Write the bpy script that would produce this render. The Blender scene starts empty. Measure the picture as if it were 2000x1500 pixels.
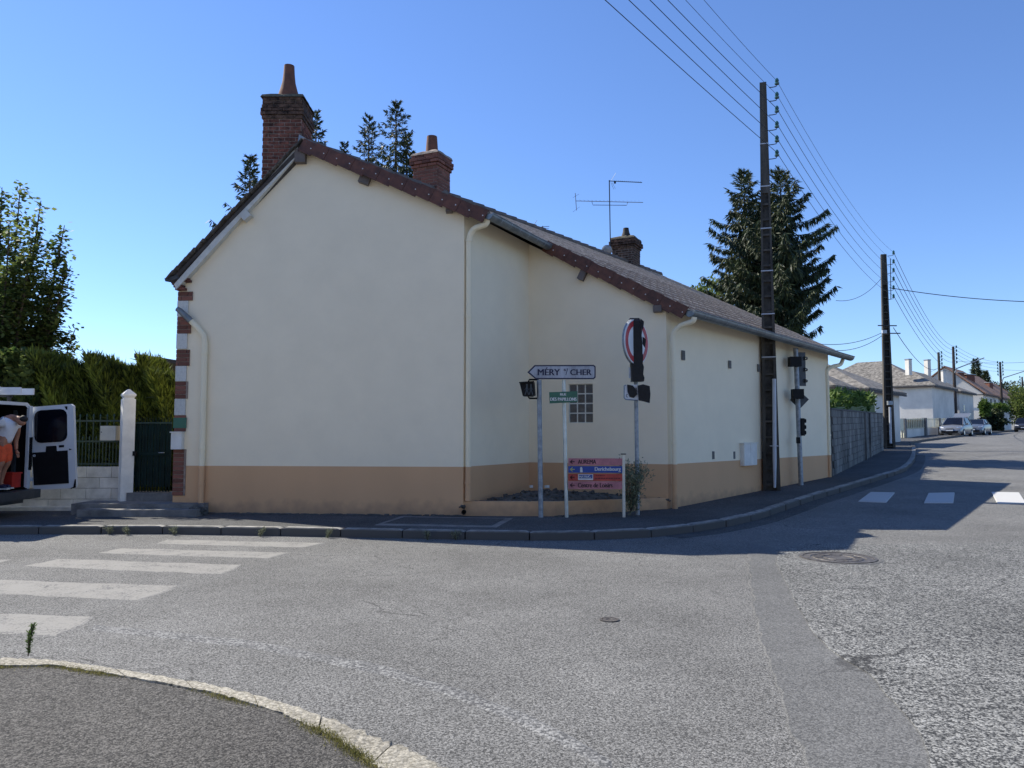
import bpy, bmesh, math, random
from math import sin, cos, tan, pi, radians, sqrt, atan2
from mathutils import Vector, Matrix
import numpy as np
random.seed(7); rng = np.random.default_rng(7)
S = bpy.context.scene
COL = S.collection
# ---------------------------------------------------------------- camera, sky, sun, exposure
F = 1500.0; PIT = math.atan(98/1500); CH = 1.62
cam_d = bpy.data.cameras.new('camera'); cam = bpy.data.objects.new('camera', cam_d); COL.objects.link(cam)
cam_d.sensor_width = 36; cam_d.lens = 36*F/2000; cam_d.clip_start = .05; cam_d.clip_end = 3000
cam.location = (0, 0, CH); cam.rotation_euler = (pi/2+PIT, 0, 0)
S.camera = cam
w = bpy.data.worlds.new('World'); S.world = w; w.use_nodes = True
nt = w.node_tree; bg = nt.nodes['Background']
sky = nt.nodes.new('ShaderNodeTexSky'); sky.sky_type = 'NISHITA'; sky.sun_disc = False
SD = Vector((-.89, .54, 1.0)).normalized()          # towards the sun
sky.sun_elevation = math.asin(SD.z); sky.sun_rotation = atan2(SD.x, SD.y)
sky.air_density = 1.0; sky.dust_density = .05; sky.ozone_density = 2.2; sky.altitude = 100
tint = nt.nodes.new('ShaderNodeVectorMath'); tint.operation = 'MULTIPLY'; tint.inputs[1].default_value = (.79, .965, 1.30)
nt.links.new(sky.outputs[0], tint.inputs[0]); nt.links.new(tint.outputs[0], bg.inputs[0]); bg.inputs[1].default_value = .094
sun_d = bpy.data.lights.new('sun', 'SUN'); sun = bpy.data.objects.new('sun', sun_d); COL.objects.link(sun)
sun_d.energy = 5.0; sun_d.angle = radians(.5); sun_d.color = (1, .935, .81)
sun.rotation_euler = SD.to_track_quat('Z', 'Y').to_euler()
S.view_settings.view_transform = 'Standard'; S.view_settings.look = 'None'
S.view_settings.exposure = 0.66; S.view_settings.gamma = 1; S.view_settings.use_curve_mapping = False

# ---------------------------------------------------------------- ground height and pixel helpers
GS = [-1e4, 12, 14, 23, 42, 68, 100, 150, 400, 1e4]; GZ = [0, 0, .02, .28, .79, 1.40, 1.85, 2.4, 3.2, 3.2]
DV = Vector((.656, .755, 0))                        # direction of the right-hand street
def gs(x, y): return x*.656+y*.755
def gz(x, y): return float(np.interp(gs(x, y), GS, GZ))
def ray(px, py):
    u = px-1000; v = 750-py
    return Vector((u, F*cos(PIT)-v*sin(PIT), F*sin(PIT)+v*cos(PIT)))
def P(px, py, Y):
    d = ray(px, py); t = Y/d.y
    return Vector((d.x*t, Y, CH+d.z*t))
def G(px, py, dz=0):
    d = ray(px, py); d = d/d.y
    t = .5; prev = 0
    while t < 400:
        x, y, z = d.x*t, t, CH+d.z*t
        if z < gz(x, y)+dz: break
        prev = t; t *= 1.01; t += .02
    lo, hi = prev, t
    for _ in range(30):
        m = (lo+hi)/2
        if CH+d.z*m < gz(d.x*m, m)+dz: hi = m
        else: lo = m
    return Vector((d.x*lo, lo, CH+d.z*lo))
def XY(px, Y): return Vector(((px-1000)/1500*Y, Y, 0))
def s2l(c):
    return tuple(((v/255)/12.92 if v <= 10 else (((v/255)+.055)/1.055)**2.4) for v in c)

# ---------------------------------------------------------------- mesh builder
class MB:
    def __init__(s): s.v = []; s.f = []; s.m = []
    def add(s, vs, fs, mi=0):
        o = len(s.v); s.v += [tuple(a) for a in vs]
        for f in fs: s.f.append(tuple(i+o for i in f)); s.m.append(mi)
        return s
    def poly(s, pts, mi=0): return s.add(pts, [tuple(range(len(pts)))], mi)
    def hexa(s, b, t, mi=0):     # bottom 4 pts ccw, top 4 pts
        return s.add(list(b)+list(t), [(3,2,1,0),(4,5,6,7),(0,1,5,4),(1,2,6,5),(2,3,7,6),(3,0,4,7)], mi)
    def box(s, c, d, rz=0, mi=0, rx=0, ry=0):
        R = Matrix.Rotation(rz, 3, 'Z') @ Matrix.Rotation(ry, 3, 'Y') @ Matrix.Rotation(rx, 3, 'X'); c = Vector(c)
        q = [(-1,-1),(1,-1),(1,1),(-1,1)]
        b = [c+R@Vector((a*d[0]/2, e*d[1]/2, -d[2]/2)) for a, e in q]; t = [c+R@Vector((a*d[0]/2, e*d[1]/2, d[2]/2)) for a, e in q]
        return s.hexa(b, t, mi)
    def prism(s, pts, off, mi=0):  # closed polygon pts extruded by vector off
        n = len(pts); off = Vector(off); pts = [Vector(p) for p in pts]
        fs = [tuple(range(n-1, -1, -1)), tuple(range(n, 2*n))]+[(i, (i+1) % n, n+(i+1) % n, n+i) for i in range(n)]
        return s.add(pts+[p+off for p in pts], fs, mi)
    def tube(s, pts, r, n=8, mi=0, cap=True):
        pts = [Vector(p) for p in pts]; k = len(pts)
        rr = r if isinstance(r, (list, tuple)) else [r]*k
        vs = []; prev = None
        for i, p in enumerate(pts):
            d = (pts[min(i+1, k-1)]-pts[max(i-1, 0)]).normalized()
            if prev is None:
                a = d.cross(Vector((0, 0, 1)) if abs(d.z) < .9 else Vector((1, 0, 0))).normalized()
            else: a = (prev-d*prev.dot(d)).normalized()
            prev = a; b = d.cross(a)
            vs += [p+(a*cos(2*pi*j/n)+b*sin(2*pi*j/n))*rr[i] for j in range(n)]
        fs = [(i*n+j, i*n+(j+1) % n, (i+1)*n+(j+1) % n, (i+1)*n+j) for i in range(k-1) for j in range(n)]
        if cap: fs += [tuple(range(n-1, -1, -1)), tuple((k-1)*n+j for j in range(n))]
        return s.add(vs, fs, mi)
    def lathe(s, c, prof, n=16, mi=0, cap=True, axis=None):   # prof: (r,z)
        c = Vector(c); R = axis.to_track_quat('Z', 'Y').to_matrix() if axis is not None else Matrix.Identity(3)
        vs = [c+R@Vector((r*cos(2*pi*j/n), r*sin(2*pi*j/n), z)) for r, z in prof for j in range(n)]; k = len(prof)
        fs = [(i*n+j, i*n+(j+1) % n, (i+1)*n+(j+1) % n, (i+1)*n+j) for i in range(k-1) for j in range(n)]
        if cap: fs += [tuple(range(n-1, -1, -1)), tuple((k-1)*n+j for j in range(n))]
        return s.add(vs, fs, mi)
ORG = {}
def org(o): return ORG.get(o.name, Vector((0, 0, 0))) if o else Vector((0, 0, 0))
def obj(name, mb, mats, parent=None, smooth=False, loc=None, **kw):
    if not isinstance(mats, (list, tuple)): mats = [mats]
    og = org(parent) if parent else (Vector(loc) if loc is not None else Vector((0, 0, 0)))
    me = bpy.data.meshes.new(name)
    V = np.array(mb.v, dtype=float)-np.array(og)
    me.from_pydata(V.tolist(), [], mb.f)
    for m in mats: me.materials.append(m)
    if len(mats) > 1: me.polygons.foreach_set('material_index', mb.m)
    if smooth:
        me.polygons.foreach_set('use_smooth', [True]*len(me.polygons))
        try: me.set_sharp_from_angle(angle=radians(40))
        except Exception: pass
    me.update()
    o = bpy.data.objects.new(name, me); COL.objects.link(o)
    if parent: o.parent = parent; ORG[o.name] = og
    else: o.location = og; ORG[o.name] = og
    for k, v in kw.items(): o[k] = v
    return o
def thing(name, loc, label, cat, group=None):
    o = bpy.data.objects.new(name, None); COL.objects.link(o); o.location = loc; o.empty_display_size = .2
    ORG[o.name] = Vector(loc); o['label'] = label; o['category'] = cat
    if group: o['group'] = group
    return o
def inst(name, mesh, parent, M, **kw):      # copy sharing mesh data, world matrix M
    o = bpy.data.objects.new(name, mesh); COL.objects.link(o)
    o.parent = parent; M = M.copy(); M.translation = M.translation-org(parent); o.matrix_local = M
    for k, v in kw.items(): o[k] = v
    return o
def TRS(loc, rz=0, sc=(1, 1, 1), tilt=None):
    M = Matrix.Translation(loc) @ Matrix.Rotation(rz, 4, 'Z')
    if tilt is not None: M = M @ tilt.to_4x4()
    return M @ Matrix.Diagonal((*sc, 1))
def frameM(loc, ux, uy, uz, sc=(1, 1, 1)):
    M = Matrix((ux, uy, uz)).transposed().to_4x4(); M.translation = loc
    return M @ Matrix.Diagonal((*sc, 1))
def unit_mesh(name, mat, bev=.0, taper=1):
    bm = bmesh.new(); bmesh.ops.create_cube(bm, size=1)
    if bev: bmesh.ops.bevel(bm, geom=bm.edges[:], offset=bev, segments=1, affect='EDGES')
    me = bpy.data.meshes.new(name); bm.to_mesh(me); bm.free(); me.materials.append(mat); return me

# ---------------------------------------------------------------- materials
def mat(name, col=(.5,.5,.5), rough=.7, var=.12, scale=3.0, bump=0, bscale=60, metal=0, rnd=0, spec=.5, col2=None, coord='Object', streak=0):
    m = bpy.data.materials.new(name); m.use_nodes = True; t = m.node_tree; N = t.nodes; L = t.links
    b = N['Principled BSDF']; b.inputs['Roughness'].default_value = rough; b.inputs['Metallic'].default_value = metal
    b.inputs['Specular IOR Level'].default_value = spec
    tc = N.new('ShaderNodeTexCoord'); co = tc.outputs['Object']
    if coord == 'World': ge = N.new('ShaderNodeNewGeometry'); co = ge.outputs['Position']
    mp = N.new('ShaderNodeMapping'); L.new(co, mp.inputs[0])
    if streak: mp.inputs['Scale'].default_value = (1, 1, streak)
    n = N.new('ShaderNodeTexNoise'); n.inputs['Scale'].default_value = scale; n.inputs['Detail'].default_value = 6; n.inputs['Roughness'].default_value = .65
    L.new(mp.outputs[0], n.inputs[0])
    mx = N.new('ShaderNodeMix'); mx.data_type = 'RGBA'
    c2 = col2 if col2 else tuple(max(0, c*(1-var*2.2)) for c in col)
    c1 = col if col2 else tuple(min(1, c*(1+var)) for c in col)
    rp = N.new('ShaderNodeMapRange'); rp.inputs[1].default_value = .32; rp.inputs[2].default_value = .68
    L.new(n.outputs[0], rp.inputs[0]); L.new(rp.outputs[0], mx.inputs[0])
    mx.inputs[6].default_value = (*c1, 1); mx.inputs[7].default_value = (*c2, 1)
    out = mx.outputs[2]
    if rnd:
        oi = N.new('ShaderNodeObjectInfo'); mr = N.new('ShaderNodeMapRange'); mr.inputs[3].default_value = 1-rnd; mr.inputs[4].default_value = 1+rnd
        L.new(oi.outputs['Random'], mr.inputs[0])
        mm = N.new('ShaderNodeVectorMath'); mm.operation = 'SCALE'; L.new(out, mm.inputs[0]); L.new(mr.outputs[0], mm.inputs['Scale']); out = mm.outputs[0]
    L.new(out, b.inputs['Base Color'])
    if bump:
        n2 = N.new('ShaderNodeTexNoise'); n2.inputs['Scale'].default_value = bscale; n2.inputs['Detail'].default_value = 4; L.new(co, n2.inputs[0])
        bp = N.new('ShaderNodeBump'); bp.inputs['Strength'].default_value = bump; bp.inputs['Distance'].default_value = .01
        L.new(n2.outputs[0], bp.inputs['Height']); L.new(bp.outputs[0], b.inputs['Normal'])
    return m
def asphalt(name, lo, hi, scale, contrast=.5, blot=.18, bump=.6, paint=None, wear=.5, warm=None, crack=0):
    m = bpy.data.materials.new(name); m.use_nodes = True; t = m.node_tree; N = t.nodes; L = t.links
    b = N['Principled BSDF']; b.inputs['Roughness'].default_value = .88; b.inputs['Specular IOR Level'].default_value = .22
    ge = N.new('ShaderNodeNewGeometry'); co = ge.outputs['Position']
    v = N.new('ShaderNodeTexVoronoi'); v.inputs['Scale'].default_value = scale; L.new(co, v.inputs['Vector'])
    sep = N.new('ShaderNodeSeparateColor'); L.new(v.outputs['Color'], sep.inputs[0])
    v2 = N.new('ShaderNodeTexNoise'); v2.inputs['Scale'].default_value = scale*.45; v2.inputs['Detail'].default_value = 3; L.new(co, v2.inputs['Vector'])
    a = N.new('ShaderNodeMath'); a.operation = 'MULTIPLY_ADD'; L.new(v2.outputs[0], a.inputs[0]); a.inputs[1].default_value = 1.7; a.inputs[2].default_value = -.85
    a2 = N.new('ShaderNodeMath'); a2.operation = 'ADD'; L.new(sep.outputs[0], a2.inputs[0]); L.new(a.outputs[0], a2.inputs[1])
    ds = N.new('ShaderNodeMath'); ds.operation = 'MULTIPLY_ADD'; L.new(v.outputs['Distance'], ds.inputs[0]); ds.inputs[1].default_value = -.7; ds.inputs[2].default_value = .22
    a3 = N.new('ShaderNodeMath'); a3.operation = 'ADD'; L.new(a2.outputs[0], a3.inputs[0]); L.new(ds.outputs[0], a3.inputs[1])
    mr = N.new('ShaderNodeMapRange'); mr.inputs[1].default_value = .5-contrast; mr.inputs[2].default_value = .5+contrast; L.new(a3.outputs[0], mr.inputs[0])
    mx = N.new('ShaderNodeMix'); mx.data_type = 'RGBA'; mx.inputs[6].default_value = (*lo, 1); mx.inputs[7].default_value = (*hi, 1); L.new(mr.outputs[0], mx.inputs[0])
    nb = N.new('ShaderNodeTexNoise'); nb.inputs['Scale'].default_value = .55; nb.inputs['Detail'].default_value = 7; nb.inputs['Roughness'].default_value = .6; L.new(co, nb.inputs['Vector'])
    r2 = N.new('ShaderNodeMapRange'); r2.inputs[1].default_value = .3; r2.inputs[2].default_value = .7; r2.inputs[3].default_value = 1-blot; r2.inputs[4].default_value = 1+blot; L.new(nb.outputs[0], r2.inputs[0])
    sc = N.new('ShaderNodeVectorMath'); sc.operation = 'SCALE'; L.new(mx.outputs[2], sc.inputs[0]); L.new(r2.outputs[0], sc.inputs['Scale']); out = sc.outputs[0]
    nl = N.new('ShaderNodeTexNoise'); nl.inputs['Scale'].default_value = 7; nl.inputs['Detail'].default_value = 5; L.new(co, nl.inputs['Vector'])
    rl = N.new('ShaderNodeMapRange'); rl.inputs[1].default_value = .3; rl.inputs[2].default_value = .7; rl.inputs[3].default_value = .93; rl.inputs[4].default_value = 1.07; L.new(nl.outputs[0], rl.inputs[0])
    s3 = N.new('ShaderNodeVectorMath'); s3.operation = 'SCALE'; L.new(out, s3.inputs[0]); L.new(rl.outputs[0], s3.inputs['Scale']); out = s3.outputs[0]
    if crack:
        nw2 = N.new('ShaderNodeTexNoise'); nw2.inputs['Scale'].default_value = 1.6; nw2.inputs['Detail'].default_value = 6; L.new(co, nw2.inputs['Vector'])
        w2 = N.new('ShaderNodeVectorMath'); w2.operation = 'MULTIPLY_ADD'; L.new(nw2.outputs['Color'], w2.inputs[0]); w2.inputs[1].default_value = (.9, .9, 0); L.new(co, w2.inputs[2])
        vc = N.new('ShaderNodeTexVoronoi'); vc.feature = 'DISTANCE_TO_EDGE'; vc.inputs['Scale'].default_value = .42; L.new(w2.outputs[0], vc.inputs['Vector'])
        rc = N.new('ShaderNodeMapRange'); rc.inputs[1].default_value = .0015; rc.inputs[2].default_value = .006; rc.inputs[3].default_value = 1; rc.inputs[4].default_value = 0; L.new(vc.outputs['Distance'], rc.inputs[0])
        mk = N.new('ShaderNodeMapRange'); mk.inputs[1].default_value = .5; mk.inputs[2].default_value = .58; mk.inputs[4].default_value = crack*1.6; L.new(nb.outputs[0], mk.inputs[0])
        mm_ = N.new('ShaderNodeMath'); mm_.operation = 'MULTIPLY'; mm_.use_clamp = True; L.new(rc.outputs[0], mm_.inputs[0]); L.new(mk.outputs[0], mm_.inputs[1])
        mcr = N.new('ShaderNodeMix'); mcr.data_type = 'RGBA'; L.new(mm_.outputs[0], mcr.inputs[0]); L.new(out, mcr.inputs[6]); mcr.inputs[7].default_value = (.025, .025, .026, 1); out = mcr.outputs[2]
    if warm:
        nw = N.new('ShaderNodeTexNoise'); nw.inputs['Scale'].default_value = 2.2; nw.inputs['Detail'].default_value = 5; L.new(co, nw.inputs['Vector'])
        rw = N.new('ShaderNodeMapRange'); rw.inputs[1].default_value = .5; rw.inputs[2].default_value = .75; rw.inputs[4].default_value = .5; L.new(nw.outputs[0], rw.inputs[0])
        mw = N.new('ShaderNodeMix'); mw.data_type = 'RGBA'; L.new(rw.outputs[0], mw.inputs[0]); L.new(out, mw.inputs[6]); mw.inputs[7].default_value = (*warm, 1); out = mw.outputs[2]
    if paint:
        n3 = N.new('ShaderNodeTexNoise'); n3.inputs['Scale'].default_value = 3.2; n3.inputs['Detail'].default_value = 8; n3.inputs['Roughness'].default_value = .7; L.new(co, n3.inputs['Vector'])
        ad = N.new('ShaderNodeMath'); ad.operation = 'MULTIPLY_ADD'; L.new(mr.outputs[0], ad.inputs[0]); ad.inputs[1].default_value = .35; L.new(n3.outputs[0], ad.inputs[2])
        r3 = N.new('ShaderNodeMapRange'); r3.inputs[1].default_value = wear-.08; r3.inputs[2].default_value = wear+.16; r3.inputs[4].default_value = .93; L.new(ad.outputs[0], r3.inputs[0])
        mp = N.new('ShaderNodeMix'); mp.data_type = 'RGBA'; L.new(r3.outputs[0], mp.inputs[0]); L.new(out, mp.inputs[6]); mp.inputs[7].default_value = (*paint, 1); out = mp.outputs[2]
    L.new(out, b.inputs['Base Color'])
    bp = N.new('ShaderNodeBump'); bp.inputs['Strength'].default_value = bump; bp.inputs['Distance'].default_value = .004
    L.new(a3.outputs[0], bp.inputs['Height']); L.new(bp.outputs[0], b.inputs['Normal'])
    return m
def wallmat(name, up, low, zs):      # house render, painted plinth below height zs
    m = mat(name, up, .85, .018, 1.6, bump=.3, bscale=140, coord='World', spec=.3)
    t = m.node_tree; N = t.nodes; L = t.links; b = N['Principled BSDF']
    src = b.inputs['Base Color'].links[0].from_socket
    ge = N.new('ShaderNodeNewGeometry'); sp = N.new('ShaderNodeSeparateXYZ'); L.new(ge.outputs['Position'], sp.inputs[0])
    gt = N.new('ShaderNodeMath'); gt.operation = 'LESS_THAN'; L.new(sp.outputs['Z'], gt.inputs[0]); gt.inputs[1].default_value = zs
    mpn = N.new('ShaderNodeMapping'); mpn.inputs['Scale'].default_value = (1, 1, .35); L.new(ge.outputs['Position'], mpn.inputs[0])
    n = N.new('ShaderNodeTexNoise'); n.inputs['Scale'].default_value = 1.3; n.inputs['Detail'].default_value = 8; L.new(mpn.outputs[0], n.inputs[0])
    m1 = N.new('ShaderNodeMix'); m1.data_type = 'RGBA'; L.new(n.outputs[0], m1.inputs[0])
    m1.inputs[6].default_value = (*[c*.9 for c in low], 1); m1.inputs[7].default_value = (*[c*1.1 for c in low], 1)
    m2 = N.new('ShaderNodeMix'); m2.data_type = 'RGBA'; L.new(gt.outputs[0], m2.inputs[0]); L.new(src, m2.inputs[6]); L.new(m1.outputs[2], m2.inputs[7])
    # splash dirt close to the pavement
    n4 = N.new('ShaderNodeTexNoise'); n4.inputs['Scale'].default_value = 5; n4.inputs['Detail'].default_value = 6; L.new(ge.outputs['Position'], n4.inputs[0])
    ms = N.new('ShaderNodeMath'); ms.operation = 'MULTIPLY_ADD'; L.new(n4.outputs[0], ms.inputs[0]); ms.inputs[1].default_value = .45; L.new(sp.outputs['Z'], ms.inputs[2])
    md = N.new('ShaderNodeMapRange'); md.inputs[1].default_value = .36; md.inputs[2].default_value = .62; md.inputs[3].default_value = .45; md.inputs[4].default_value = 0; L.new(ms.outputs[0], md.inputs[0])
    m3 = N.new('ShaderNodeMix'); m3.data_type = 'RGBA'; L.new(md.outputs[0], m3.inputs[0]); L.new(m2.outputs[2], m3.inputs[6]); m3.inputs[7].default_value = (.14, .11, .085, 1)
    L.new(m3.outputs[2], b.inputs['Base Color'])
    return m
def leafmat(name, c1, c2, tr=.35, scale=1.2, rough=.6):
    m = bpy.data.materials.new(name); m.use_nodes = True; t = m.node_tree; N = t.nodes; L = t.links
    b = N['Principled BSDF']; b.inputs['Roughness'].default_value = rough; b.inputs['Specular IOR Level'].default_value = .3
    ge = N.new('ShaderNodeNewGeometry')
    n = N.new('ShaderNodeTexNoise'); n.inputs['Scale'].default_value = scale; n.inputs['Detail'].default_value = 5; L.new(ge.outputs['Position'], n.inputs[0])
    wn = N.new('ShaderNodeMath'); wn.operation = 'MULTIPLY_ADD'; L.new(ge.outputs['Random Per Island'], wn.inputs[0]); wn.inputs[1].default_value = .5; L.new(n.outputs[0], wn.inputs[2])
    r = N.new('ShaderNodeMapRange'); r.inputs[1].default_value = .45; r.inputs[2].default_value = 1.05; L.new(wn.outputs[0], r.inputs[0])
    mx = N.new('ShaderNodeMix'); mx.data_type = 'RGBA'; mx.inputs[6].default_value = (*c1, 1); mx.inputs[7].default_value = (*c2, 1); L.new(r.outputs[0], mx.inputs[0])
    L.new(mx.outputs[2], b.inputs['Base Color'])
    tl = N.new('ShaderNodeBsdfTranslucent'); L.new(mx.outputs[2], tl.inputs[0]); ms = N.new('ShaderNodeMixShader'); ms.inputs[0].default_value = tr
    L.new(b.outputs[0], ms.inputs[1]); L.new(tl.outputs[0], ms.inputs[2]); L.new(ms.outputs[0], N['Material Output'].inputs[0])
    return m
M = {}
CREAM = (.90, .78, .575); PLIN = (.65, .39, .21); ZPL = 1.02
M['render'] = wallmat('house_render', CREAM, PLIN, ZPL)
M['pipe'] = wallmat('painted_pipe', (.88, .77, .55), PLIN, ZPL)
M['road'] = asphalt('road_asphalt', (.055, .055, .054), (.295, .292, .28), 120, .58, .22, .5, crack=.35)
M['patch'] = asphalt('patch_asphalt', (.075, .076, .076), (.20, .20, .196), 115, .6, .14, .35, crack=.3)
M['coarse'] = asphalt('coarse_asphalt', (.035, .036, .037), (.32, .32, .305), 84, .48, .24, .7, crack=.5)
M['pave'] = asphalt('pavement_asphalt', (.04, .041, .043), (.14, .14, .138), 95, .6, .3, .5)
M['pave2'] = asphalt('island_asphalt', (.030, .029, .028), (.16, .152, .14), 120, .5, .18, .8)
M['paint'] = asphalt('crossing_paint', (.09, .09, .092), (.22, .22, .22), 75, .55, .1, .4, paint=(.27, .262, .242), wear=.44)
M['paint2'] = asphalt('worn_paint', (.075, .076, .078), (.25, .25, .245), 75, .55, .1, .5, paint=(.30, .30, .29), wear=.70)
M['paintw'] = asphalt('fresh_paint', (.10, .10, .10), (.2, .2, .2), 75, .55, .05, .3, paint=(.50, .50, .49), wear=.16)
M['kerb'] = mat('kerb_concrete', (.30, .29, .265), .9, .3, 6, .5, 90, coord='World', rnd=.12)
def face_shade(m, dark):  # upright faces darker than tops: their shade is painted into the colour
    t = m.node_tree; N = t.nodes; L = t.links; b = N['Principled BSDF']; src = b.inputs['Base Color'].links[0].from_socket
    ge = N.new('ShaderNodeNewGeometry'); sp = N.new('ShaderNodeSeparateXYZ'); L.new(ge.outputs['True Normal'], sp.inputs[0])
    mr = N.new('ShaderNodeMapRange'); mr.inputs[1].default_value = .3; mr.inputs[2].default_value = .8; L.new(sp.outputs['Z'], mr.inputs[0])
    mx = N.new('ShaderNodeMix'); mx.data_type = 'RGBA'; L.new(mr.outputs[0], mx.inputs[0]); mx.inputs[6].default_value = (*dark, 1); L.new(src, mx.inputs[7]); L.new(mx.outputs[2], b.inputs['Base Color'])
face_shade(M['kerb'], (.085, .082, .078))
M['kerb2'] = asphalt('island_kerb_concrete', (.20, .185, .15), (.46, .43, .36), 70, .6, .2, .7)
M['concrete'] = mat('concrete', (.20, .195, .185), .9, .2, 4, .4, 70, coord='World')
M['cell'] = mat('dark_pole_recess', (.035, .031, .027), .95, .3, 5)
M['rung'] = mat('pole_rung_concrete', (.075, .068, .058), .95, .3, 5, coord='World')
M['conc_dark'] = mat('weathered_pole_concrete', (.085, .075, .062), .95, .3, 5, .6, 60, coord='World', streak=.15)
M['block'] = mat('grey_block', (.19, .185, .17), .95, .38, 1.3, .6, 50, coord='World', rnd=.16, streak=.3)
M['mortar_d'] = mat('dark_mortar', (.11, .108, .10), .95, .2, 8)
M['wblock'] = mat('white_painted_block', (.66, .64, .58), .85, .12, 4, .35, 60, coord='World', rnd=.05)
M['white'] = mat('white_paint', (.74, .72, .66), .7, .06, 5, .15, 80, coord='World')
M['stone'] = mat('white_quoin_stone', (.60, .59, .54), .85, .08, 6, .3, 90, rnd=.05)
M['brick'] = mat('red_brick', (.24, .095, .065), .9, .3, 18, .6, 120, rnd=.32)
M['brick_d'] = mat('weathered_brick', (.185, .066, .045), .95, .4, 10, .8, 90, rnd=.35, coord='World')
M['brick_b'] = mat('blackened_brick', (.11, .062, .042), .95, .45, 9, .8, 90, rnd=.35, coord='World')
M['moss'] = mat('mossy_mortar', (.075, .068, .048), 1, .4, 14, 1, 40, coord='World', col2=(.16, .14, .10))
M['mortar'] = mat('mortar', (.30, .24, .20), .95, .2, 12)
M['pot'] = mat('terracotta_pot', (.20, .078, .045), .85, .3, 6, .3, 60, coord='World', col2=(.10, .045, .03))
M['pot_d'] = mat('blackened_pot', (.06, .05, .042), .9, .3, 6)
M['verge'] = mat('glazed_verge_tile', (.125, .042, .022), .55, .25, 7, .2, 60, rnd=.14, coord='World')
M['tile'] = mat('roof_tile', (.17, .13, .10), .6, .2, 5, .12, 60, rnd=.12, coord='World', spec=.4)
M['tile_s'] = mat('roof_tile_weathered', (.17, .13, .10), .6, .25, 5, .12, 60, coord='World', spec=.4)
M['tile_l'] = mat('old_flat_tile', (.13, .11, .09), .9, .35, 12, .6, 70, rnd=.3, coord='World')
M['zinc'] = mat('zinc_gutter', (.20, .22, .23), .45, .15, 5, .1, 30, metal=.5, coord='World')
M['galv'] = mat('galvanised_steel', (.30, .33, .36), .5, .18, 12, .1, 60, metal=.45, coord='World')
M['alu'] = mat('aluminium_post', (.55, .58, .55), .4, .1, 9, metal=.5)
M['brown'] = mat('brown_beam_end', (.16, .13, .115), .8, .12, 5)
M['black'] = mat('black_plastic', (.006, .006, .007), .5, .2, 5, spec=.2)
M['tape'] = mat('black_tape_wrap', (.006, .007, .010), .45, .3, 14, .8, 25, coord='World', spec=.3)
M['darkgrey'] = mat('dark_grey_metal', (.05, .055, .06), .5, .2, 5)
M['signwhite'] = mat('sign_white', (.66, .68, .70), .45, .05, 5)
M['signold'] = mat('weathered_sign_face', (.42, .43, .46), .6, .18, 9, coord='World', streak=.3)
M['navy'] = mat('sign_navy', (.012, .014, .05), .5, .1, 5)
M['red'] = mat('sign_red', (.42, .012, .02), .4, .1, 5)
M['pink'] = mat('faded_pink_blade', (.52, .19, .21), .5, .16, 5, coord='World')
M['blue'] = mat('blue_blade', (.008, .06, .30), .45, .1, 5)
M['redblade'] = mat('red_blade', (.52, .06, .045), .5, .2, 4, coord='World')
M['signgreen'] = mat('green_enamel', (.01, .12, .075), .35, .08, 5)
M['ink'] = mat('black_lettering', (.012, .008, .014), .6, .1, 5)
M['inkw'] = mat('white_lettering', (.7, .7, .68), .5, .1, 5)
M['inky'] = mat('yellow_arrow', (.65, .6, .22), .5, .1, 5)
M['inkr'] = mat('faded_red_print', (.16, .015, .02), .6, .1, 5)
M['green'] = mat('green_fence_paint', (.008, .036, .028), .5, .15, 6, coord='World')
M['gate'] = mat('dark_green_gate', (.003, .017, .016), .55, .2, 5, coord='World', spec=.15)
M['vanw'] = mat('van_paint', (.60, .63, .66), .28, .03, 3)
M['vand'] = mat('van_interior', (.007, .007, .009), .75, .2, 4, spec=.2)
M['glassd'] = mat('dark_glass', (.005, .006, .011), .12, .1, 3, spec=.4)
M['rubber'] = mat('tyre_rubber', (.018, .018, .019), .85, .1, 9)
M['skin'] = mat('skin', (.36, .17, .105), .55, .1, 8)
M['shirt'] = mat('white_cotton', (.68, .70, .76), .9, .05, 8, .3, 20)
M['orange'] = mat('orange_cotton', (.72, .10, .035), .9, .12, 8, .3, 20)
M['hair'] = mat('dark_hair', (.012, .01, .009), .7, .2, 30)
M['sole'] = mat('white_sole', (.6, .6, .58), .7, .05, 8)
M['crate'] = mat('red_crate', (.45, .03, .02), .5, .1, 5)
M['mail'] = mat('cream_letterbox', (.60, .56, .46), .5, .06, 5)
M['glassb'] = mat('glass_block', (.04, .05, .06), .25, .35, 5, .5, 18, coord='World', spec=.6, rnd=.3)
M['joint'] = mat('light_joint', (.72, .70, .60), .8, .05, 8)
M['soil'] = mat('dry_soil', (.13, .12, .105), 1, .35, 9, 1, 30, coord='World', col2=(.05, .046, .04))
M['iron'] = mat('cast_iron', (.17, .155, .14), .55, .3, 20, .8, 60, metal=.35, coord='World', col2=(.05, .045, .042))
M['wire'] = mat('dark_cable', (.015, .015, .018), .6, .1, 5)
M['ins'] = mat('green_glass_insulator', (.02, .09, .08), .15, .2, 5, spec=.8)
M['pvc'] = mat('pale_conduit', (.50, .52, .56), .5, .06, 5)
M['wood'] = mat('dark_wood_pole', (.055, .042, .036), .9, .25, 4, .5, 40, coord='World', streak=.1)
M['bark'] = mat('bark', (.09, .07, .052), .95, .3, 6, .8, 30, coord='World', streak=.3)
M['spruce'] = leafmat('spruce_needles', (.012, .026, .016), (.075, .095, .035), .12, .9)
M['maple'] = leafmat('maple_leaves', (.04, .08, .02), (.19, .23, .065), .5, 1.0)
M['thuja'] = leafmat('thuja_sprays', (.008, .020, .005), (.21, .26, .04), .2, 1.1)
M['bushg'] = leafmat('laurel_leaves', (.04, .09, .015), (.14, .21, .05), .3, 1.5)
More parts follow.
